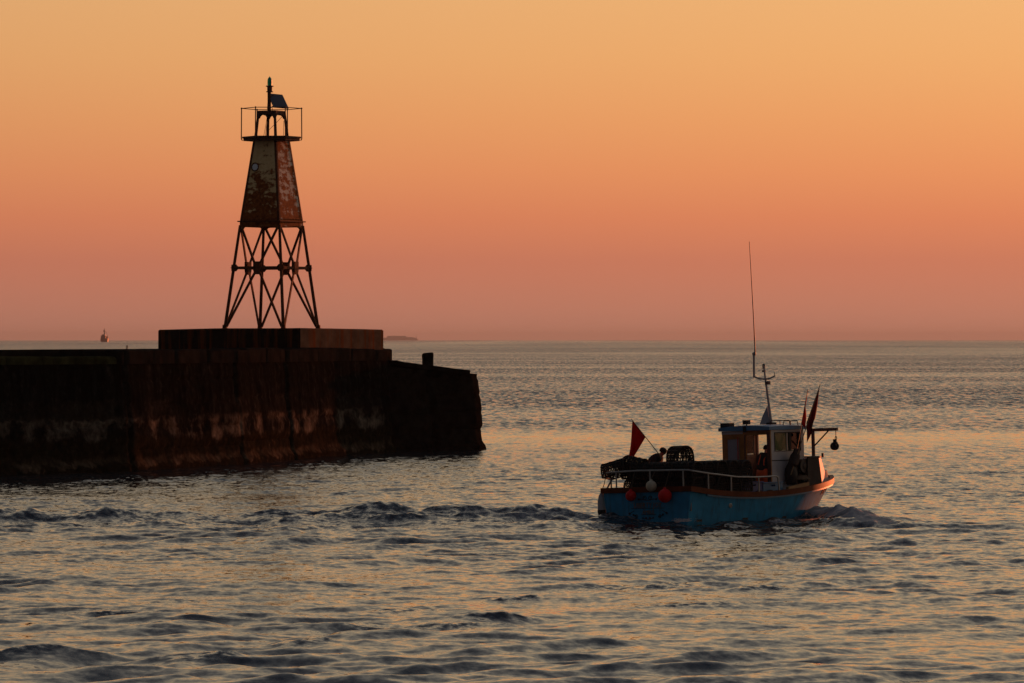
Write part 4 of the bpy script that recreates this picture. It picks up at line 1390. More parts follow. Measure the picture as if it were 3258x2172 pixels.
def build_wheelhouse():
    wh = bpy.data.objects.new("wheelhouse", None); COL.objects.link(wh); wh.parent = boat; wh.empty_display_size = 0.2
    A0, A1, Y0, Y1, ZF, ZT = 4.71, 6.36, -0.97, 0.86, 0.38, 2.665
    T = 0.05
    # after wall: white strip under the roof, dark posts, open doorway to starboard
    m_ = MB()
    wall(m_, (A0, Y1, 0), (0, -1, 0), (0, 0, 1), (-1, 0, 0), [0, Y1 - Y0], [ZF, ZT], [(0.06, 0.88, ZF + 0.12, 2.56), (0.90, 1.70, 0.52, 2.53)], T)
    m_.build("after_frame", DOORW, wh)
    m_ = MB(); m_.box((A0 - 0.012, 0.06, 2.57), (A0 - 0.002, Y1 + 0.005, ZT)); m_.build("white_fascia", WHITE, wh)
    m_ = MB(); m_.box((A0 - 0.02, Y0 - 0.01, ZF), (A0 - 0.003, -0.855, 2.6)); m_.box((A0 - 0.03, -0.045, 0.5), (A0 - 0.004, -0.0, 2.55)); m_.build("door_post", DARKW, wh)
    m_ = MB()
    wall(m_, (A0 + 0.004, Y1 - 0.06, 0), (0, -1, 0), (0, 0, 1), (-1, 0, 0), [0, 0.82], [ZF + 0.12, 2.56], [(0.13, 0.58, 1.72, 2.42)], 0.04)
    m_.box((A0 - 0.012, 0.05, 1.45), (A0 + 0.003, 0.78, 1.50))
    d = m_.build("door", DOORW, wh)
    m_ = MB(); m_.box((A0 + 0.02, 0.20, 1.70), (A0 + 0.035, 0.69, 2.44)); m_.build("door_window", FROST, d)
    m_ = MB(); m_.tube([(A0 - 0.03, 0.1, 1.3), (A0 - 0.06, 0.1, 1.33), (A0 - 0.03, 0.1, 1.38)], 0.014, 5); m_.build("door_handle", GALV, d)
    # sides
    m_ = MB()
    wall(m_, (A0 + T, Y0, 0), (1, 0, 0), (0, 0, 1), (0, -1, 0), [0, A1 - A0 - 2 * T], [ZF, ZT], [(0.17, 1.42, 2.04, 2.575)], T)
    m_.build("starboard_wall", WHITE, wh)
    m_ = MB(); m_.box((A0 + T, Y0 - 0.012, 1.735), (A1 - T, Y0 - 0.002, 1.76)); m_.build("belt_line", BLACK, wh)
    m_ = MB()
    wall(m_, (A1 - T, Y1, 0), (-1, 0, 0), (0, 0, 1), (0, 1, 0), [0, A1 - A0 - 2 * T], [ZF, ZT], [(0.10, 0.95, 1.96, 2.56)], T)
    m_.build("port_wall", WHITE, wh)
    m_ = MB()
    wall(m_, (A1, Y0, 0), (0, 1, 0), (0, 0, 1), (1, 0, 0), [0, Y1 - Y0], [ZF, ZT], [(0.09, 0.84, 1.96, 2.56), (0.95, 1.72, 1.96, 2.56)], T)
    m_.build("front_wall", WHITE, wh)
    def pane(lo, hi, mat, name="window_pane"):
        q = MB(); q.box(lo, hi); return q.build(name, mat, wh)
    # starboard window: fixed green tinted pane aft, clear one ahead
    a = A0 + T
    fr = MB()
    for (x0, x1, z0, z1) in ((a + 0.15, a + 1.44, 2.02, 2.045), (a + 0.15, a + 1.44, 2.57, 2.595), (a + 0.15, a + 0.175, 2.045, 2.57), (a + 1.415, a + 1.44, 2.045, 2.57), (a + 0.86, a + 0.95, 2.045, 2.57)):
        fr.box((x0, Y0 - 0.015, z0), (x1, Y0 + 0.03, z1))
    fr.build("window_frame", BLACK, wh)
    m_ = MB(); m_.box((a + 0.74, Y0 - 0.008, 2.046), (a + 0.80, Y0 + 0.02, 2.569)); m_.build("sliding_stile", GALV, wh)
    pane((a + 0.18, Y0 + 0.012, 2.05), (a + 0.86, Y0 + 0.018, 2.565), GREENG)
    pane((a + 0.95, Y0 + 0.012, 2.05), (a + 1.41, Y0 + 0.018, 2.565), CLEAR)
    pane((A1 - T - 0.95, Y1 - 0.03, 1.97), (A1 - T - 0.10, Y1 - 0.024, 2.55), CLEAR)
    pane((A1 - 0.03, Y0 + 0.10, 1.97), (A1 - 0.024, Y0 + 0.83, 2.55), CLEAR)
    pane((A1 - 0.03, Y0 + 0.96, 1.97), (A1 - 0.024, Y0 + 1.71, 2.55), CLEAR)
    # console inside
    m_ = MB(); m_.box((5.75, -0.9, 0.4), (6.30, 0.8, 1.5)); m_.box((5.9, 0.15, 1.5), (6.2, 0.5, 1.75)); m_.build("console", GREYD, wh)
    # roof: cambered slab with overhang
    m_ = MB()
    rings = []
    for i in range(9):
        x = A0 - 0.10 + (A1 - A0 + 0.24) * i / 8
        rg = []
        for j in range(13):
            y = Y0 - 0.06 + (Y1 - Y0 + 0.12) * j / 12
            cz = 0.055 * (1 - ((j - 6) / 6) ** 2) + 0.02 * (1 - ((i - 4) / 4) ** 2)
            rg.append(Vector((x, y, 2.765 + cz)))
        rg += [Vector((x, Y1 + 0.06, 2.668)), Vector((x, Y0 - 0.06, 2.668))]
        rings.append(rg)
    m_.loft(rings)
    roof = m_.build("roof", ROOFB, wh)
    # roof fittings
    def on(px, py, y): return BL(px, py, 1, y)
    m_ = MB(); p = BL(2312, 1362, 0, A0 + 0.06); m_.box((A0 - 0.06, p.y - 0.17, 2.76), (A0 + 0.22, p.y + 0.15, 2.915)); m_.build("vent_box", BLACK, roof)
    m_ = MB(); p = BL(2374, 1352, 0, A0 - 0.02)
    m_.box((A0 - 0.08, p.y - 0.11, p.z + 0.02), (A0 + 0.05, p.y + 0.09, p.z + 0.15)); m_.tube([(A0, p.y, 2.70), (A0, p.y, p.z + 0.03)], 0.02, 6)
    m_.box((A0 - 0.115, p.y - 0.06, 2.62), (A0 - 0.103, p.y + 0.06, 2.80))
    m_.build("deck_light", BLACK, roof)
    m_ = MB()
    for y, x0, x1, h in ((-0.52, 5.30, 6.30, 0.15), (-0.82, 5.55, 6.30, 0.13)):
        m_.tube([(x0, y, 2.78), (x0 + 0.06, y, 2.80 + h), (x1 - 0.05, y, 2.80 + h), (x1, y, 2.78)], 0.016, 6)
        m_.tube([((x0 + x1) / 2, y, 2.78), ((x0 + x1) / 2, y, 2.80 + h)], 0.013, 6)
    m_.build("roof_grab_rail", BLACK, roof)
    m_ = MB(); xm, ym = 5.72, -0.05
    mb_ = BL(2454, 1346, 1, ym)
    xm = mb_.x
    m_.box((xm - 0.11, ym - 0.11, 2.80), (xm + 0.11, ym + 0.11, 2.90)); m_.build("mast_step", BLACK, roof)
    # mast raked aft and to port, as the photo has it
    tp = BL(2429.5, 1162, 0, xm - 0.28)
    ft = Vector((xm, ym, 2.86))
    m_ = MB(); m_.tube([ft, ft.lerp(tp, 0.5), tp], [0.045, 0.035, 0.024], 8)
    mast = m_.build("mast", paint("mast_pink_white", (0.48, 0.40, 0.38), 0.45, 0.1, 4.0), boat)
    al = lambda px, py: BL(px, py, 0, xm - 0.2)
    c = al(2434, 1206)
    m_ = MB()
    L_, R_ = al(2399, 1198), al(2465, 1196)
    m_.tube([L_, al(2415, 1204), c, al(2450, 1203), R_], 0.026, 6); m_.tube([R_, al(2464.5, 1184)], 0.013, 5)
    m_.build("crosstree", GALV, mast)
    m_ = MB(); e = al(2398.5, 1125)
    m_.tube([L_ + Vector((0, 0, -0.03)), e], 0.036, 8); m_.ball(e, 0.055, 8)
    ab = m_.build("aerial_base", paint("aerial_fibreglass", (0.5, 0.44, 0.42), 0.5, 0.1, 4.0), mast)
    m_ = MB(); m_.tube([al(2402, 1130), al(2402, 1105), al(2398, 1020), al(2391.5, 900), al(2384, 768)], [0.03, 0.022, 0.017, 0.014, 0.009], 6)
    m_.build("whip_aerial", paint("aerial_whip_grey", (0.16, 0.14, 0.13), 0.6), mast)
    m_ = MB(); q = al(2430, 1168)
    m_.lathe([(0.03, 0), (0.045, 0.02), (0.045, 0.11), (0.05, 0.12), (0.03, 0.15)], 10, Matrix.Translation(q + Vector((0, 0, -0.05))))
    m_.lathe([(0.06, 0), (0.06, 0.05)], 10, Matrix.Translation(q + Vector((0.0, 0, -0.14))))
    m_.build("masthead_light", BLACK, mast)
    m_ = MB(); q = al(2440, 1218); m_.box(q + Vector((-0.05, -0.1, -0.05)), q + Vector((0.05, 0.04, 0.05))); m_.build("side_lamp", STEELP, mast)
    # pale triangular fairing beside the mast foot
    m_ = MB()
    a0, a1, a2, a3 = BL(2421, 1350, 0, xm), BL(2444, 1292, 0, xm), BL(2452, 1349, 0, xm), BL(2429, 1325, 0, xm)
    th_ = Vector((0.06, 0, 0))
    m_.loft([[p - th_ for p in (a0, a3, a1, a2)], [p + th_ for p in (a0, a3, a1, a2)]])
    m_.build("mast_fairing", paint("fairing_grey", (0.34, 0.34, 0.36), 0.6, 0.1, 4.0), mast)
    m_ = MB(); m_.tube([BL(2347, 1390, 0, A0 - 0.08), BL(2350, 1520, 0, A0 - 0.12)], 0.022, 6); m_.build("boat_hook", paint("red_pole", (0.35, 0.04, 0.02), 0.5), wh)
build_wheelhouse()

def build_rail():
    m_ = MB()
    pts = []
    for s in (0.46, 0.42, 0.35, 0.25, 0.15, 0.07, 0.025):
        p = gun(s, 1, -0.04, 0.46); pts.append(p)
    pts += [Vector((0.06, 1.55, 1.53)), Vector((0.03, 1.3, 1.545)), Vector((0.03, 0.3, 1.57)), Vector((0.03, -1.2, 1.56)), Vector((0.06, -1.52, 1.555))]
    for s in (0.03, 0.1, 0.17, 0.25, 0.35, 0.43, 0.465):
        p = gun(s, -1, -0.04, 0.46 if s < 0.2 else 0.43); pts.append(p)
    pts.append(gun(0.478, -1, -0.04, 0.38)); pts.append(gun(0.482, -1, -0.04, 0.0))
    m_.tube(pts, 0.026, 8)
    rail = m_.build("rail", GALV, boat, 60)
    tops = []
    for px in (1961, 2068.6, 2174):
        y = BL(px, 1530, 0, 0.03).y
        q = MB(); q.tube([(0.03, y, 1.06), (0.03, y, 1.55)], 0.024, 8); q.build("rail_post", GALV, boat)
    for px in (2258, 2332, 2422):
        a = BL(px, 1530, 1, -1.68).x
        p = gun(a / LB, -1, -0.04)
        q = MB(); q.tube([p + Vector((0, 0, -0.02)), p + Vector((0, 0, 0.44))], 0.024, 8); q.build("rail_post", GALV, boat)
    for s in (0.04, 0.15, 0.3, 0.44):
        p = gun(s, 1, -0.04)
        q = MB(); q.tube([p + Vector((0, 0, -0.02)), p + Vector((0, 0, 0.45))], 0.024, 8); q.build("rail_post", GALV, boat)
    q = MB(); q.tube([gun(0.02, 1, -0.02, 0.0), gun(0.05, 1, -0.08, 0.42)], 0.03, 6); q.build("rail_stay", GALV, boat)
build_rail()

def build_davit():
    ft = BL(2591, 1532, 1, -1.24)
    tp = BL(2591, 1366, 1, -1.24)
    tp.x = ft.x - 0.02; 
    m_ = MB()
    m_.tube([(ft.x, -1.24, 1.0), (ft.x, -1.24, tp.z)], 0.055, 8)
    post = m_.build("davit_post", STEELP, boat)
    e = BL(2664, 1370, 0, ft.x)
    m_ = MB()
    y1 = e.y
    m_.box((ft.x - 0.04, y1, tp.z - 0.06), (ft.x + 0.04, -1.18, tp.z + 0.035))
    m_.tube([(ft.x, -1.28, BL(2594, 1418, 1, -1.24).z), (ft.x, BL(2636, 1380, 0, ft.x).y, tp.z - 0.05)], 0.024, 6)
    m_.build("davit_arm", STEELP, post)
    return Vector((ft.x, y1 + 0.06, tp.z - 0.06))
DAV = build_davit()
def build_hauler():
    c = BL(2554.6, 1482, 1, -1.30)
    m_ = MB()
    M = Matrix.Translation(c) @ Matrix.Rotation(R(90), 4, 'X') 
    m_.lathe([(0.10, -0.07), (0.21, -0.07), (0.20, -0.02), (0.13, 0.0), (0.20, 0.02), (0.21, 0.07), (0.10, 0.07), (0.07, 0.1), (0, 0.1)], 22, M)
    h = m_.build("pot_hauler", paint("hauler_iron", (0.04, 0.028, 0.022), 0.6, 0.4, 8.0), boat, 40)
    m_ = MB(); m_.box((c.x - 0.07, c.y + 0.1, 0.95), (c.x + 0.07, c.y + 0.3, c.z + 0.1)); m_.tube([(c.x, c.y + 0.2, c.z), (c.x, c.y - 0.02, c.z)], 0.05, 8)
    m_.build("hauler_stand", BLACK, h)
    m_ = MB()
    for k in range(4):
        rr = 0.30 - 0.02 * k
        m_.tube([(c.x - 0.05 + rr * 1.3 * math.cos(q), -1.25 + rr * 0.7 * math.sin(q) , 1.17 + 0.03 * k) for q in [2 * math.pi * j / 18 for j in range(18)]], 0.022, 5, True)
    o = m_.build("rope_coil", ROPE, None)
    o.matrix_world = BM; tag(o, "dark flat coil of rope on the boat's foredeck below the pot hauler", "rope")
    m_ = MB()
    m_.box((6.05, -1.2, 1.15), (6.55, -0.75, 1.62)); m_.tube([(6.0, -1.32, 1.5), (6.3, -1.33, 1.72), (6.55, -1.3, 1.4)], 0.05, 6)
    m_.tube([(6.35, -1.0, 1.6), (6.35, -1.0, 1.78)], 0.06, 8)
    m_.build("winch", BLACK, boat)
build_hauler()
m_ = MB()
for p0, p1 in ((BL(2505, 1558, 1, -1.60), BL(2571, 1538, 1, -1.52)),):
    d = Vector((0.0, 0.05, 0.0)); u = Vector((0, 0, 0.085))
    m_.hexa([p0 - d - u, p1 - d - u * .9, p1 + d - u * .9, p0 + d - u, p0 - d + u, p1 - d + u * .55, p1 + d + u * .55, p0 + d + u])
m_.build("gunwale_board", paint("yellow_plank", (0.25, 0.13, 0.04), 0.6, 0.25, 4.0), boat)

# ---------------------------------------------------------------- things carried on the boat
def aboard(o, M):
    o.matrix_world = BM @ M
    return o

def copy_tree(o):
    c = o.copy(); COL.objects.link(c)
    for ch in o.children:
        k = ch.copy(); COL.objects.link(k); k.parent = c
        for g_ in ch.children:
            d = g_.copy(); COL.objects.link(d); d.parent = k
    return c

# lobster pots
CORD = paint("pot_netting", (0.010, 0.009, 0.008), 0.9, 0.4, 9.0)
FRAME = paint("pot_frame", (0.014, 0.012, 0.010), 0.8, 0.4, 7.0)
def arch(t, w, h):
    """D shaped hoop, t from 0 to 1"""
    q = math.pi * t
    return (-w / 2 * math.copysign(abs(math.cos(q)) ** 0.78, math.cos(q)), h * abs(math.sin(q)) ** 0.72)
def build_pot():
    L, Wd, H = 0.74, 0.52, 0.45
    r = thing("lobster_pot", "x", "lobster pot")
    b = MB()
    b.box((-Wd / 2, -L / 2, 0.0), (-Wd / 2 + 0.05, L / 2, 0.035)); b.box((Wd / 2 - 0.05, -L / 2, 0.0), (Wd / 2, L / 2, 0.035))
    for k in range(6):
        y = -L / 2 + 0.02 + k * (L - 0.08) / 5
        b.box((-Wd / 2 + 0.05, y, 0.003), (Wd / 2 - 0.05, y + 0.04, 0.032))
    b.build("base", FRAME, r)
    f = MB()
    for y in (-L / 2, -L / 6, L / 6, L / 2):
        f.tube([(*((arch(t / 14, Wd, H)[0]), y), arch(t / 14, Wd, H)[1] + 0.02) for t in range(15)], 0.026 if abs(y) > 0.3 else 0.02, 6)
    for t in (0.22, 0.5, 0.78):
        x, z = arch(t, Wd, H)
        f.tube([(x, -L / 2, z + 0.02), (x, L / 2, z + 0.02)], 0.020, 6)
    f.build("frame", FRAME, r)
    n = MB()
    rnd = random.Random(3)
    for s_ in (1, -1):
        for k in range(-9, 11):
            pts = []
            for t in range(0, 25):
                u = t / 24
                y = -L / 2 + k * 0.085 + s_ * u * 0.9 + (0.4 if s_ < 0 else 0)
                if -L / 2 <= y <= L / 2:
                    x, z = arch(u, Wd - 0.01, H - 0.01)
                    pts.append((x + rnd.uniform(-.006, .006), y, z + 0.02 + rnd.uniform(-.006, .006)))
            if len(pts) > 1: n.tube(pts, 0.015, 4)
    for y in (-L / 2, L / 2):
        for k in range(5):
            x = -Wd / 2 + 0.05 + k * (Wd - 0.1) / 4
            n.tube([(x, y, 0.02), (x * 0.5, y * 0.94, H * 0.45), (x * 1.0, y, H * (0.99 - 1.6 * abs(x) ** 2))], 0.015, 4)
            n.tube([(-Wd / 2, y, 0.04 + k * 0.08), (0, y * 0.95, 0.05 + k * 0.07), (Wd / 2, y, 0.04 + k * 0.08)], 0.015, 4)
    # funnel eyes and bait cord inside
    for sg in (-1, 1):
        for k in range(7):
            q = 2 * math.pi * k / 7
            n.tube([(sg * Wd * 0.46, 0.13 + 0.14 * math.cos(q) - 0.1 * (sg > 0), 0.22 + 0.14 * math.sin(q)), (sg * 0.05, 0.05 * math.cos(q), 0.22 + 0.05 * math.sin(q))], 0.009, 4)
    for k in range(7):
        x = -0.2 + k * 0.066
        n.tube([(x, -L / 6, 0.03), (x * 0.8, -L / 6 - 0.03, H * 0.5), (x, -L / 6, H * 0.94 - 0.9 * x * x)], 0.011, 4)
    n.build("netting", CORD, r)
    return r
pot0 = build_pot()
used = [False]
def pot(a, y, z, rz=0.0, rx=0.0, ry=0.0, label=None):
    o = copy_tree(pot0) if used[0] else pot0
    used[0] = True
    aboard(o, Matrix.Translation((a, y, z)) @ Matrix.Rotation(rz, 4, 'Z') @ Matrix.Rotation(rx, 4, 'X') @ Matrix.Rotation(ry, 4, 'Y'))
    o['label'] = label or "black netted lobster pot packed in the dark heap behind the boat's wheelhouse"
    o['category'] = "lobster pot"
    o['group'] = "lobster pots heaped on the after deck"
    return o
prnd = random.Random(21)
CREW = (1.85, 0.90)
for k, a in enumerate((0.48, 1.06, 1.64, 2.22, 2.80, 3.38, 3.94)):
    for j, y in enumerate((-1.22, -0.40, 0.42, 1.22)):
        for l in range(3):
            if abs(a - CREW[0]) < 0.45 and abs(y - CREW[1]) < 0.55: continue
            if a < 0.6 and y > 1 and l < 3: continue
            if l == 0 and 0.6 < a < 3.8 and abs(y) < 0.6: continue
            if a > 3.2 and y < -1 and l > 0: continue
            if a > 3.8 and y < -0.2 and l > 1: continue
            pot(a + prnd.uniform(-.03, .03), y + prnd.uniform(-.02, .02) - (0.02 if y > 1 else 0) + (0.05 if y < -1 else 0), 0.385 + 0.46 * l + prnd.uniform(0, .015), prnd.uniform(-.06, .06) + (math.pi if prnd.random() < .5 else 0), prnd.uniform(-.03, .03))
p = BL(2168, 1475, 0, 1.20)
pot(1.15, p.y, 1.78, R(-25), 0, 0, "large black lobster pot standing on top of the heap beside the stooping crewman")
p = BL(1961, 1500, 0, 0.35)
pot(0.42, p.y + 0.02, 1.42, R(14), R(-14), R(8), "black lobster pot leaning out over the rail at the left end of the heap")
p = BL(2018, 1478, 0, 0.55)
pot(0.62, p.y, 1.50, R(-12), R(9), R(-10), "tilted black lobster pot at the foot of the single red flag")
# fenders and buoys hung at the stern
def buoy(px, py, r, mat, label, cat="buoy"):
    c = BL(px, py, 0, -r - 0.02)
    m_ = MB()
    prof = []
    for i in range(15):
        q = math.pi * i / 14
        prof.append((r * math.sin(q), -r * math.cos(q) * 1.02))
    prof[-1] = (0.05, r * 1.0)
    prof += [(0.045, r * 1.12), (0.03, r * 1.22)]
    m_.lathe(prof, 20)
    o = m_.build("buoy", mat, None, 60)
    aboard(o, Matrix.Translation(c))
    rp = MB(); rp.tube([(0, 0, r * 1.18), (0.05, 0, r * 1.6), (r + 0.05, 0.0, 1.56 - c.z)], 0.012, 5)
    rp.build("lanyard", ROPE, o)
    tag(o, label, cat, "buoys hung over the stern")
buoy(2007, 1577, 0.158, RED, "smaller red ball buoy hanging on the left side of the blue transom")
buoy(2072, 1546, 0.160, OFFW, "dirty white ball buoy hanging from the stern rail between the red ones")
buoy(2115.6, 1577, 0.200, RED, "bigger red ball buoy hanging right of the white one on the transom")
m_ = MB()
m_.lathe([(0.02, -0.40), (0.10, -0.34), (0.13, -0.2), (0.125, 0.1), (0.09, 0.26), (0.04, 0.34), (0.03, 0.4)], 16)
o = m_.build("fender", paint("fender_grey", (0.36, 0.36, 0.38), 0.5, 0.1, 5.0), None, 60)
aboard(o, Matrix.Translation((0.12, 1.82, 0.60)))
m_ = MB(); m_.tube([(0, 0, 0.38), (0.0, -0.12, 0.62), (0, -0.2, 0.92)], 0.012, 5); m_.build("lanyard", ROPE, o)
m_ = MB(); m_.lathe([(0.02, -0.42), (0.108, -0.345), (0.136, -0.22), (0.136, -0.16)], 16); m_.build("dark_end", BLACK, o)
tag(o, "pale grey fender hanging at the far left corner of the stern", "fender")

# marker flags (dan buoys)
def cloth(name, rows, mat, parent):
    """rows: list of [left, right] curves, each a list of points with the same count"""
    m_ = MB()
    n = len(rows[0])
    vs = [p for r_ in rows for p in r_]
    fs = [(i * n + j, i * n + j + 1, (i + 1) * n + j + 1, (i + 1) * n + j) for i in range(len(rows) - 1) for j in range(n - 1)]
    m_.add(vs, fs)
    o = m_.build(name, mat, parent, 80)
    md = o.modifiers.new("thickness", 'SOLIDIFY'); md.thickness = 0.006
    return o
def marker(pole, top_pts, mat, label, float_at=None, plane=0, rp=0.016):
    """pole: two local points; the flag hangs between two points of the pole and its free edge"""
    base = pole[0]
    r = thing("marker_flag", label, "flag", None, "marker flags on poles aboard the boat")
    aboard(r, Matrix.Translation(base))
    m_ = MB(); m_.tube([Vector((0, 0, 0)), pole[1] - base], [rp, rp * 0.7], 6); m_.build("pole", BAMBOO, r)
    rows = []
    N = 10
    A, B, Cc, Dd = [q - base for q in top_pts]      # A upper pole, B lower pole, Cc free end near A, Dd free end near B
    for i in range(N + 1):
        t = i / N
        row = []
        for j in range(N + 1):
            s = j / N
            p = (A.lerp(B, s)).lerp(Cc.lerp(Dd, s), t)
            wv = 0.07 * math.sin(3.5 * t + 6.0 * s) * t + 0.045 * math.sin(9 * s + 3 * t) * t
            p = p + Vector((wv, wv * 0.5, -0.04 * math.sin(math.pi * s) * t))
            row.append(p)
        rows.append(row)
    cloth("flag", rows, mat, r)
    if float_at is not None:
        m_ = MB()
        d = (pole[1] - base)
        ax = d.normalized().to_track_quat('Z', 'Y').to_matrix().to_4x4()
        M = Matrix.Translation(d * float_at) @ ax
        m_.lathe([(0.03, -0.2), (0.10, -0.17), (0.115, 0), (0.10, 0.17), (0.03, 0.2)], 12, M)
        m_.build("float", paint("float_foam", (0.05, 0.03, 0.02), 0.8), r, 60)
    return r
# stern flag: pole leans from the crewman up to the left, the flag hanging straight down from it
x0 = 0.75
def S(px, py, dx=0.0): return BL(px, py, 0, x0 + dx)
marker((S(2108, 1459), S(2009, 1333)), (S(2012.5, 1337), S(2054, 1390), S(2002, 1452, -0.02), S(2011, 1462, 0.05)), FLAGR, "bright red pennant hanging from a slanted cane above the lobster pots")
y0 = -1.30
def Tt(px, py, dy=0.0): return BL(px, py, 1, y0 + dy)
marker((Tt(2522, 1505, .05), Tt(2570, 1240)), (Tt(2569.5, 1243), Tt(2549, 1348), Tt(2566, 1262, .03), Tt(2562, 1362, -.06)), FLAGR, "narrow red flag furled round the left of two poles by the wheelhouse", 0.22)
marker((Tt(2516, 1510, -.06), Tt(2609.5, 1222, -.05)), (Tt(2608, 1226, -.05), Tt(2566, 1345, -.05), Tt(2594, 1330, -.09), Tt(2568, 1408, -.02)), FLAGD, "big dark red flag hanging on the right of two poles by the wheelhouse", 0.16)
# second fold of the big flag, part of its own cloth is enough; a third bare cane leans with them
r_ = thing("bare_cane", "bare bamboo cane leaning against the wheelhouse window between the flag poles", "pole")
aboard(r_, Matrix.Translation(Tt(2530, 1440, .08)))
m_ = MB(); m_.tube([Vector((0, 0, 0)), Tt(2563, 1330, .06) - Tt(2530, 1440, .08)], 0.013, 6); m_.build("pole", BAMBOO, r_)
# dark oilskin bundle at the foot of the poles
m_ = MB()
c = BL(2516, 1480, 1, -1.12)
rings = []
for t, (w, d, ox) in zip((0, .12, .3, .5, .68, .82, .93, 1.0), ((.17, .14, 0), (.22, .17, .0), (.24, .18, .01), (.22, .16, .03), (.17, .13, .06), (.14, .11, .09), (.10, .08, .10), (.03, .03, .10))):
    rg = []
    for k in range(14):
        q = 2 * math.pi * k / 14
        f_ = 1 + 0.16 * math.sin(3 * q + 4 * t) + 0.08 * math.sin(7 * q + 9 * t)
        rg.append(Vector((w * f_ * math.cos(q) + ox, d * f_ * math.sin(q), t * 0.95)))
    rings.append(rg)
m_.loft(rings)
o = m_.build("oilskin_bundle", paint("dark_oilskin", (0.018, 0.014, 0.011), 0.6, 0.4, 7.0), None, 60)
aboard(o, Matrix.Translation((c.x, -1.15, 1.02)))
tag(o, "dark bundle of oilskins heaped against the wheelhouse side at the flag poles' feet", "bundle")

# fish boxes
def crate(px0, px1, py0, py1, y, mat, label):
    p0, p1 = BL(px0, py1, 1, y), BL(px1, py0, 1, y)
    L, H, Wd = (p1.x - p0.x), p1.z - p0.z, 0.42
    m_ = MB()
    t = 0.03
    ta = 0.03
    m_.hexa([(0, 0, 0), (L, 0, 0), (L, Wd, 0), (0, Wd, 0), (0, 0, t), (L, 0, t), (L, Wd, t), (0, Wd, t)])
    wall(m_, (0, 0, 0), (1, 0, 0), (0, 0, 1), (0, -1, 0), [0, L], [t, H], [(L * .38, L * .62, H * .62, H * .80)], t)
    wall(m_, (L, Wd, 0), (-1, 0, 0), (0, 0, 1), (0, 1, 0), [0, L], [t, H], [(L * .38, L * .62, H * .62, H * .80)], t)
    m_.box((0, t, t), (t, Wd - t, H)); m_.box((L - t, t, t), (L, Wd - t, H))
    o = m_.build("fish_box", mat, None)
    rm = MB()
    rm.tube([(-.005, -.005, H), (L + .005, -.005, H), (L + .005, Wd + .005, H), (-.005, Wd + .005, H)], 0.022, 6, True)
    rm.build("rim", mat, o)
    aboard(o, Matrix.Translation((p0.x, y, p0.z)))
    tag(o, label, "fish box", "fish boxes by the starboard rail")
crate(2367, 2428, 1533, 1567, -1.45, paint("navy_box", (0.012, 0.035, 0.16), 0.5, 0.2, 5.0), "darker navy blue fish box beside the wheelhouse, behind the boat's rail")
crate(2429, 2490, 1534, 1567, -1.47, paint("pale_blue_box", (0.035, 0.14, 0.26), 0.5, 0.2, 5.0), "paler blue fish box at the right end of the boat's rail")
# grey-white tub of rope beside the door
m_ = MB()
p = BL(2313, 1560, 1, -1.3)
m_.lathe([(0.09, 0), (0.13, 0.02), (0.155, 0.3), (0.17, 0.31), (0.17, 0.34), (0.14, 0.33), (0.12, 0.05), (0.0, 0.04)], 16)
o = m_.build("bait_tub", paint("tub_grey", (0.30, 0.29, 0.27), 0.6, 0.3, 6.0), None, 50)
aboard(o, Matrix.Translation((p.x, -1.25, 0.66)))
tag(o, "small grey tub standing left of the wheelhouse door behind the rail", "tub")
# pulley block hanging from the davit
r_ = thing("pulley_block", "dark pulley block with round sheave hanging from the davit arm at the bow", "pulley")
aboard(r_, Matrix.Translation(DAV))
m_ = MB(); m_.tube([(0, 0, 0), (0, 0, -0.2)], 0.012, 5); m_.tube([(0, 0.03 * math.cos(q), -0.22 + 0.05 * math.sin(q)) for q in [k * math.pi / 5 for k in range(10)]], 0.014, 5, True)
m_.build("hook", BLACK, r_)
m_ = MB()
M = Matrix.Translation((0, 0.06, -0.46)) @ Matrix.Rotation(R(55), 4, 'Z') @ Matrix.Rotation(R(90), 4, 'Y')
m_.lathe([(0.05, -0.06), (0.125, -0.055), (0.125, -0.02), (0.09, -0.01), (0.09, 0.01), (0.125, 0.02), (0.125, 0.055), (0.05, 0.06)], 20, M)
m_.build("sheave", BLACK, r_, 40)
m_ = MB(); m_.box((-0.035, 0.0, -0.36), (0.035, 0.09, -0.25)); m_.box((-0.05, -0.02, -0.47), (0.05, 0.03, -0.33)); m_.build("cheek", BLACK, r_)

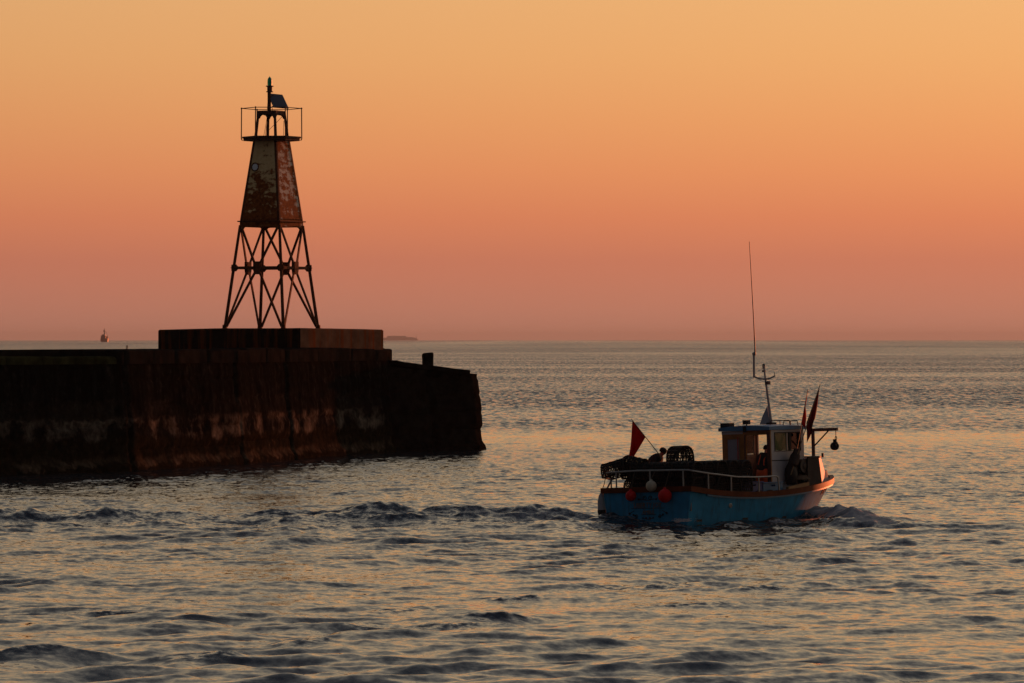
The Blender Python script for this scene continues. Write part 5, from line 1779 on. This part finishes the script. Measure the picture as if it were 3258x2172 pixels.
# ---------------------------------------------------------------- people
SKIN = paint("skin", (0.42, 0.24, 0.17), 0.6, 0.08, 8.0)
def skinned(name, verts, edges, radii, mat, parent, root=0, sub=1):
    me = bpy.data.meshes.new(name)
    me.from_pydata([tuple(v) for v in verts], edges, [])
    me.materials.append(mat)
    o = bpy.data.objects.new(name, me); COL.objects.link(o); o.parent = parent
    md = o.modifiers.new("skin", 'SKIN'); md.use_smooth_shade = True
    if not me.skin_vertices:
        with bpy.context.temp_override(object=o, active_object=o):
            bpy.ops.mesh.customdata_skin_add()
    for i, r_ in enumerate(radii):
        sv = me.skin_vertices[0].data[i]
        sv.radius = r_ if isinstance(r_, tuple) else (r_, r_)
        sv.use_root = (i == root)
    s_ = o.modifiers.new("smooth", 'SUBSURF'); s_.levels = sub; s_.render_levels = sub
    return o
def person(label, M, bend, side, head_dir, arms, jacket, trousers, hat, braces=None):
    """bend, side: torso lean ahead and to the left in radians; arms: (elbow, wrist) for left and right in torso space"""
    r = thing("person", label, "person")
    aboard(r, M)
    hip = Vector((0, 0, 0.95))
    Rt = Matrix.Rotation(bend, 3, 'Y') @ Matrix.Rotation(-side, 3, 'X')
    tt = lambda v: hip + Rt @ Vector(v)
    J = {'pelvis': hip, 'waist': tt((0, 0, .16)), 'chest': tt((0.01, 0, .36)), 'neck': tt((0.01, 0, .56)), 'nape': tt((0.02, 0, .63))}
    hd = Rt @ Vector((0, 0, 1)); hd = (hd * 0.5 + Vector((head_dir[0], head_dir[1], 0)) * 0.12 + Vector((0, 0, 0.5))).normalized()
    J['head'] = J['nape'] + hd * 0.10; J['crown'] = J['nape'] + hd * 0.20
    names = list(J); V = [J[k] for k in names]; Rd = [(.15, .12), (.14, .11), (.17, .12), .065, .06, (.085, .095), (.07, .08)]
    E = [(i, i + 1) for i in range(6)]
    fdir = Vector((head_dir[0], head_dir[1], -0.05)).normalized()
    def add(p, rr, par):
        V.append(p); Rd.append(rr); E.append((par, len(V) - 1)); return len(V) - 1
    add(J['head'] + fdir * 0.105 + Vector((0, 0, -0.01)), 0.02, 5)       # nose
    limb = {}
    for s_, (el, wr) in zip((1, -1), arms):
        sh = tt((0.0, s_ * .19, .51))
        a = add(sh, .068, 2); e = add(tt(el), .05, a); w = add(tt(wr), .034, e)
        d = (tt(wr) - tt(el)).normalized()
        pm = add(tt(wr) + d * .07, (.04, .022), w)
        lat = d.cross(Vector((0, 0, 1))).normalized()
        for k, ln in enumerate((.072, .082, .076, .058)):
            o_ = lat * (k - 1.5) * 0.02
            f1 = add(tt(wr) + d * .11 + o_, .010, pm); add(tt(wr) + d * (.11 + ln * .6) + o_ - Vector((0, 0, .02)), .009, f1)
        add(tt(wr) + d * .06 - lat * .055 - Vector((0, 0, .01)), .011, pm)
        limb[s_] = (sh, tt(el), tt(wr))
        hp = add(hip + Vector((0, s_ * .09, -.04)), .095, 0)
        kn = add(Vector((.05, s_ * .11, .50)), .062, hp); an = add(Vector((-.01, s_ * .12, .09)), .045, kn); add(Vector((.16, s_ * .13, .04)), .04, an)
    skinned("body", V, E, Rd, SKIN, r)
    jv = [J['pelvis'] + Vector((0, 0, .02)), J['waist'], J['chest'], J['nape'] + (J['nape'] - J['neck']) * .1]
    je = [(0, 1), (1, 2), (2, 3)]; jr = [(.20, .17), (.20, .17), (.235, .19), .12]
    for s_ in (1, -1):
        sh, e, w = limb[s_]
        jv += [sh, e, w]; n_ = len(jv); je += [(2, n_ - 3), (n_ - 3, n_ - 2), (n_ - 2, n_ - 1)]; jr += [.11, .085, .062]
    skinned("jacket", jv, je, jr, jacket, r)
    tv = [hip + Vector((0, 0, .06))]; te = []; tr = [(.175, .15)]
    if braces is not None:
        tv.append(tt((0.0, 0, .24))); te.append((0, 1)); tr.append((.185, .15))
    for s_ in (1, -1):
        tv += [hip + Vector((0, s_ * .09, -.05)), Vector((.05, s_ * .11, .50)), Vector((-.01, s_ * .12, .12))]; n_ = len(tv); te += [(0, n_ - 3), (n_ - 3, n_ - 2), (n_ - 2, n_ - 1)]; tr += [.122, .095, .08]
    skinned("trousers", tv, te, tr, trousers, r)
    if braces is not None:
        m_ = MB()
        for s_ in (1, -1):
            m_.tube([tt((-.15, s_ * .10, .22)), tt((-.165, s_ * .08, .38)), tt((-.10, s_ * .10, .55)), tt((.06, s_ * .11, .56)), tt((.16, s_ * .10, .36))], 0.02, 5)
        m_.build("braces", braces, r)
    m_ = MB()
    M2 = Matrix.Translation(J['head'] + hd * 0.035) @ hd.to_track_quat('Z', 'Y').to_matrix().to_4x4()
    m_.lathe([(0.108, -0.02), (0.114, 0.0), (0.112, 0.05), (0.095, 0.09), (0.06, 0.115), (0.0, 0.125)], 16, M2)
    m_.build("hat", hat, r, 60)
    m_ = MB()
    for s_ in (1, -1):
        m_.loft([[Vector(q) for q in ((-.08, s_ * .12 - .05, 0), (.2, s_ * .13 - .05, 0), (.2, s_ * .13 + .05, 0), (-.08, s_ * .12 + .05, 0))], [Vector(q) for q in ((-.08, s_ * .12 - .05, .09), (.18, s_ * .13 - .045, .07), (.18, s_ * .13 + .045, .07), (-.08, s_ * .12 + .05, .09))]])
        m_.lathe([(.075, .06), (.07, .2), (.08, .3)], 10, Matrix.Translation((-.01, s_ * .12, 0)))
    m_.build("boots", BLACK, r)
    return r
DARKC = paint("dark_jacket_cloth", (0.016, 0.014, 0.016), 0.85, 0.3, 6.0)
ORANGE = paint("orange_oilskin", (0.95, 0.10, 0.015), 0.5, 0.15, 5.0)
HATC = paint("dark_wool_hat", (0.012, 0.011, 0.012), 0.9, 0.3, 8.0)
p = BL(2114, 1440, 0, CREW[0])
person("crewman in dark jacket and hat stooping among the lobster pots at the stern", Matrix.Translation((CREW[0] - 0.05, p.y + 0.66, 0.66)) @ Matrix.Rotation(R(-80), 4, 'Z'), R(50), 0.0, (1, 0),
       (((0.10, .27, .26), (0.30, .20, .10)), ((0.12, -.27, .26), (0.32, -.20, .12))), DARKC, DARKC, HATC)
p = BL(2426, 1500, 0, 4.72)
person("helmsman in orange trousers and dark jacket standing in the wheelhouse doorway", Matrix.Translation((4.70, p.y, 0.42)) @ Matrix.Rotation(R(8), 4, 'Z'), R(15), R(-5), (1, 0),
       (((0.14, .27, .30), (0.38, .16, .24)), ((0.16, -.25, .28), (0.40, -.12, .26))), DARKC, ORANGE, HATC, ORANGE)

# little burst of spray at the foot of the transom
def build_splash():
    rnd = random.Random(2)
    c = at(2150, 1664, 135.6)
    m_ = MB()
    for k in range(150):
        t = rnd.random()
        d = Vector((rnd.gauss(0.28, 0.22), rnd.gauss(0, 0.15), 0)) * t
        z = 0.02 + 0.20 * t * (1 - 0.5 * t) * rnd.uniform(0.3, 1.1)
        rr = rnd.uniform(0.006, 0.018) * (1.2 - t * 0.7)
        q = Vector((d.x, d.y, z))
        m_.tube([q, q + Vector((rnd.uniform(0.02, 0.09), 0, rnd.uniform(-0.01, 0.03)))], [rr, rr * 0.4], 4)
    o = m_.build("spray", paint("spray_white", (0.6, 0.55, 0.54), 0.5, 0.05), None)
    o.location = c
    tag(o, "small burst of white spray against the foot of the blue transom", "spray", None, 'stuff')
build_splash()
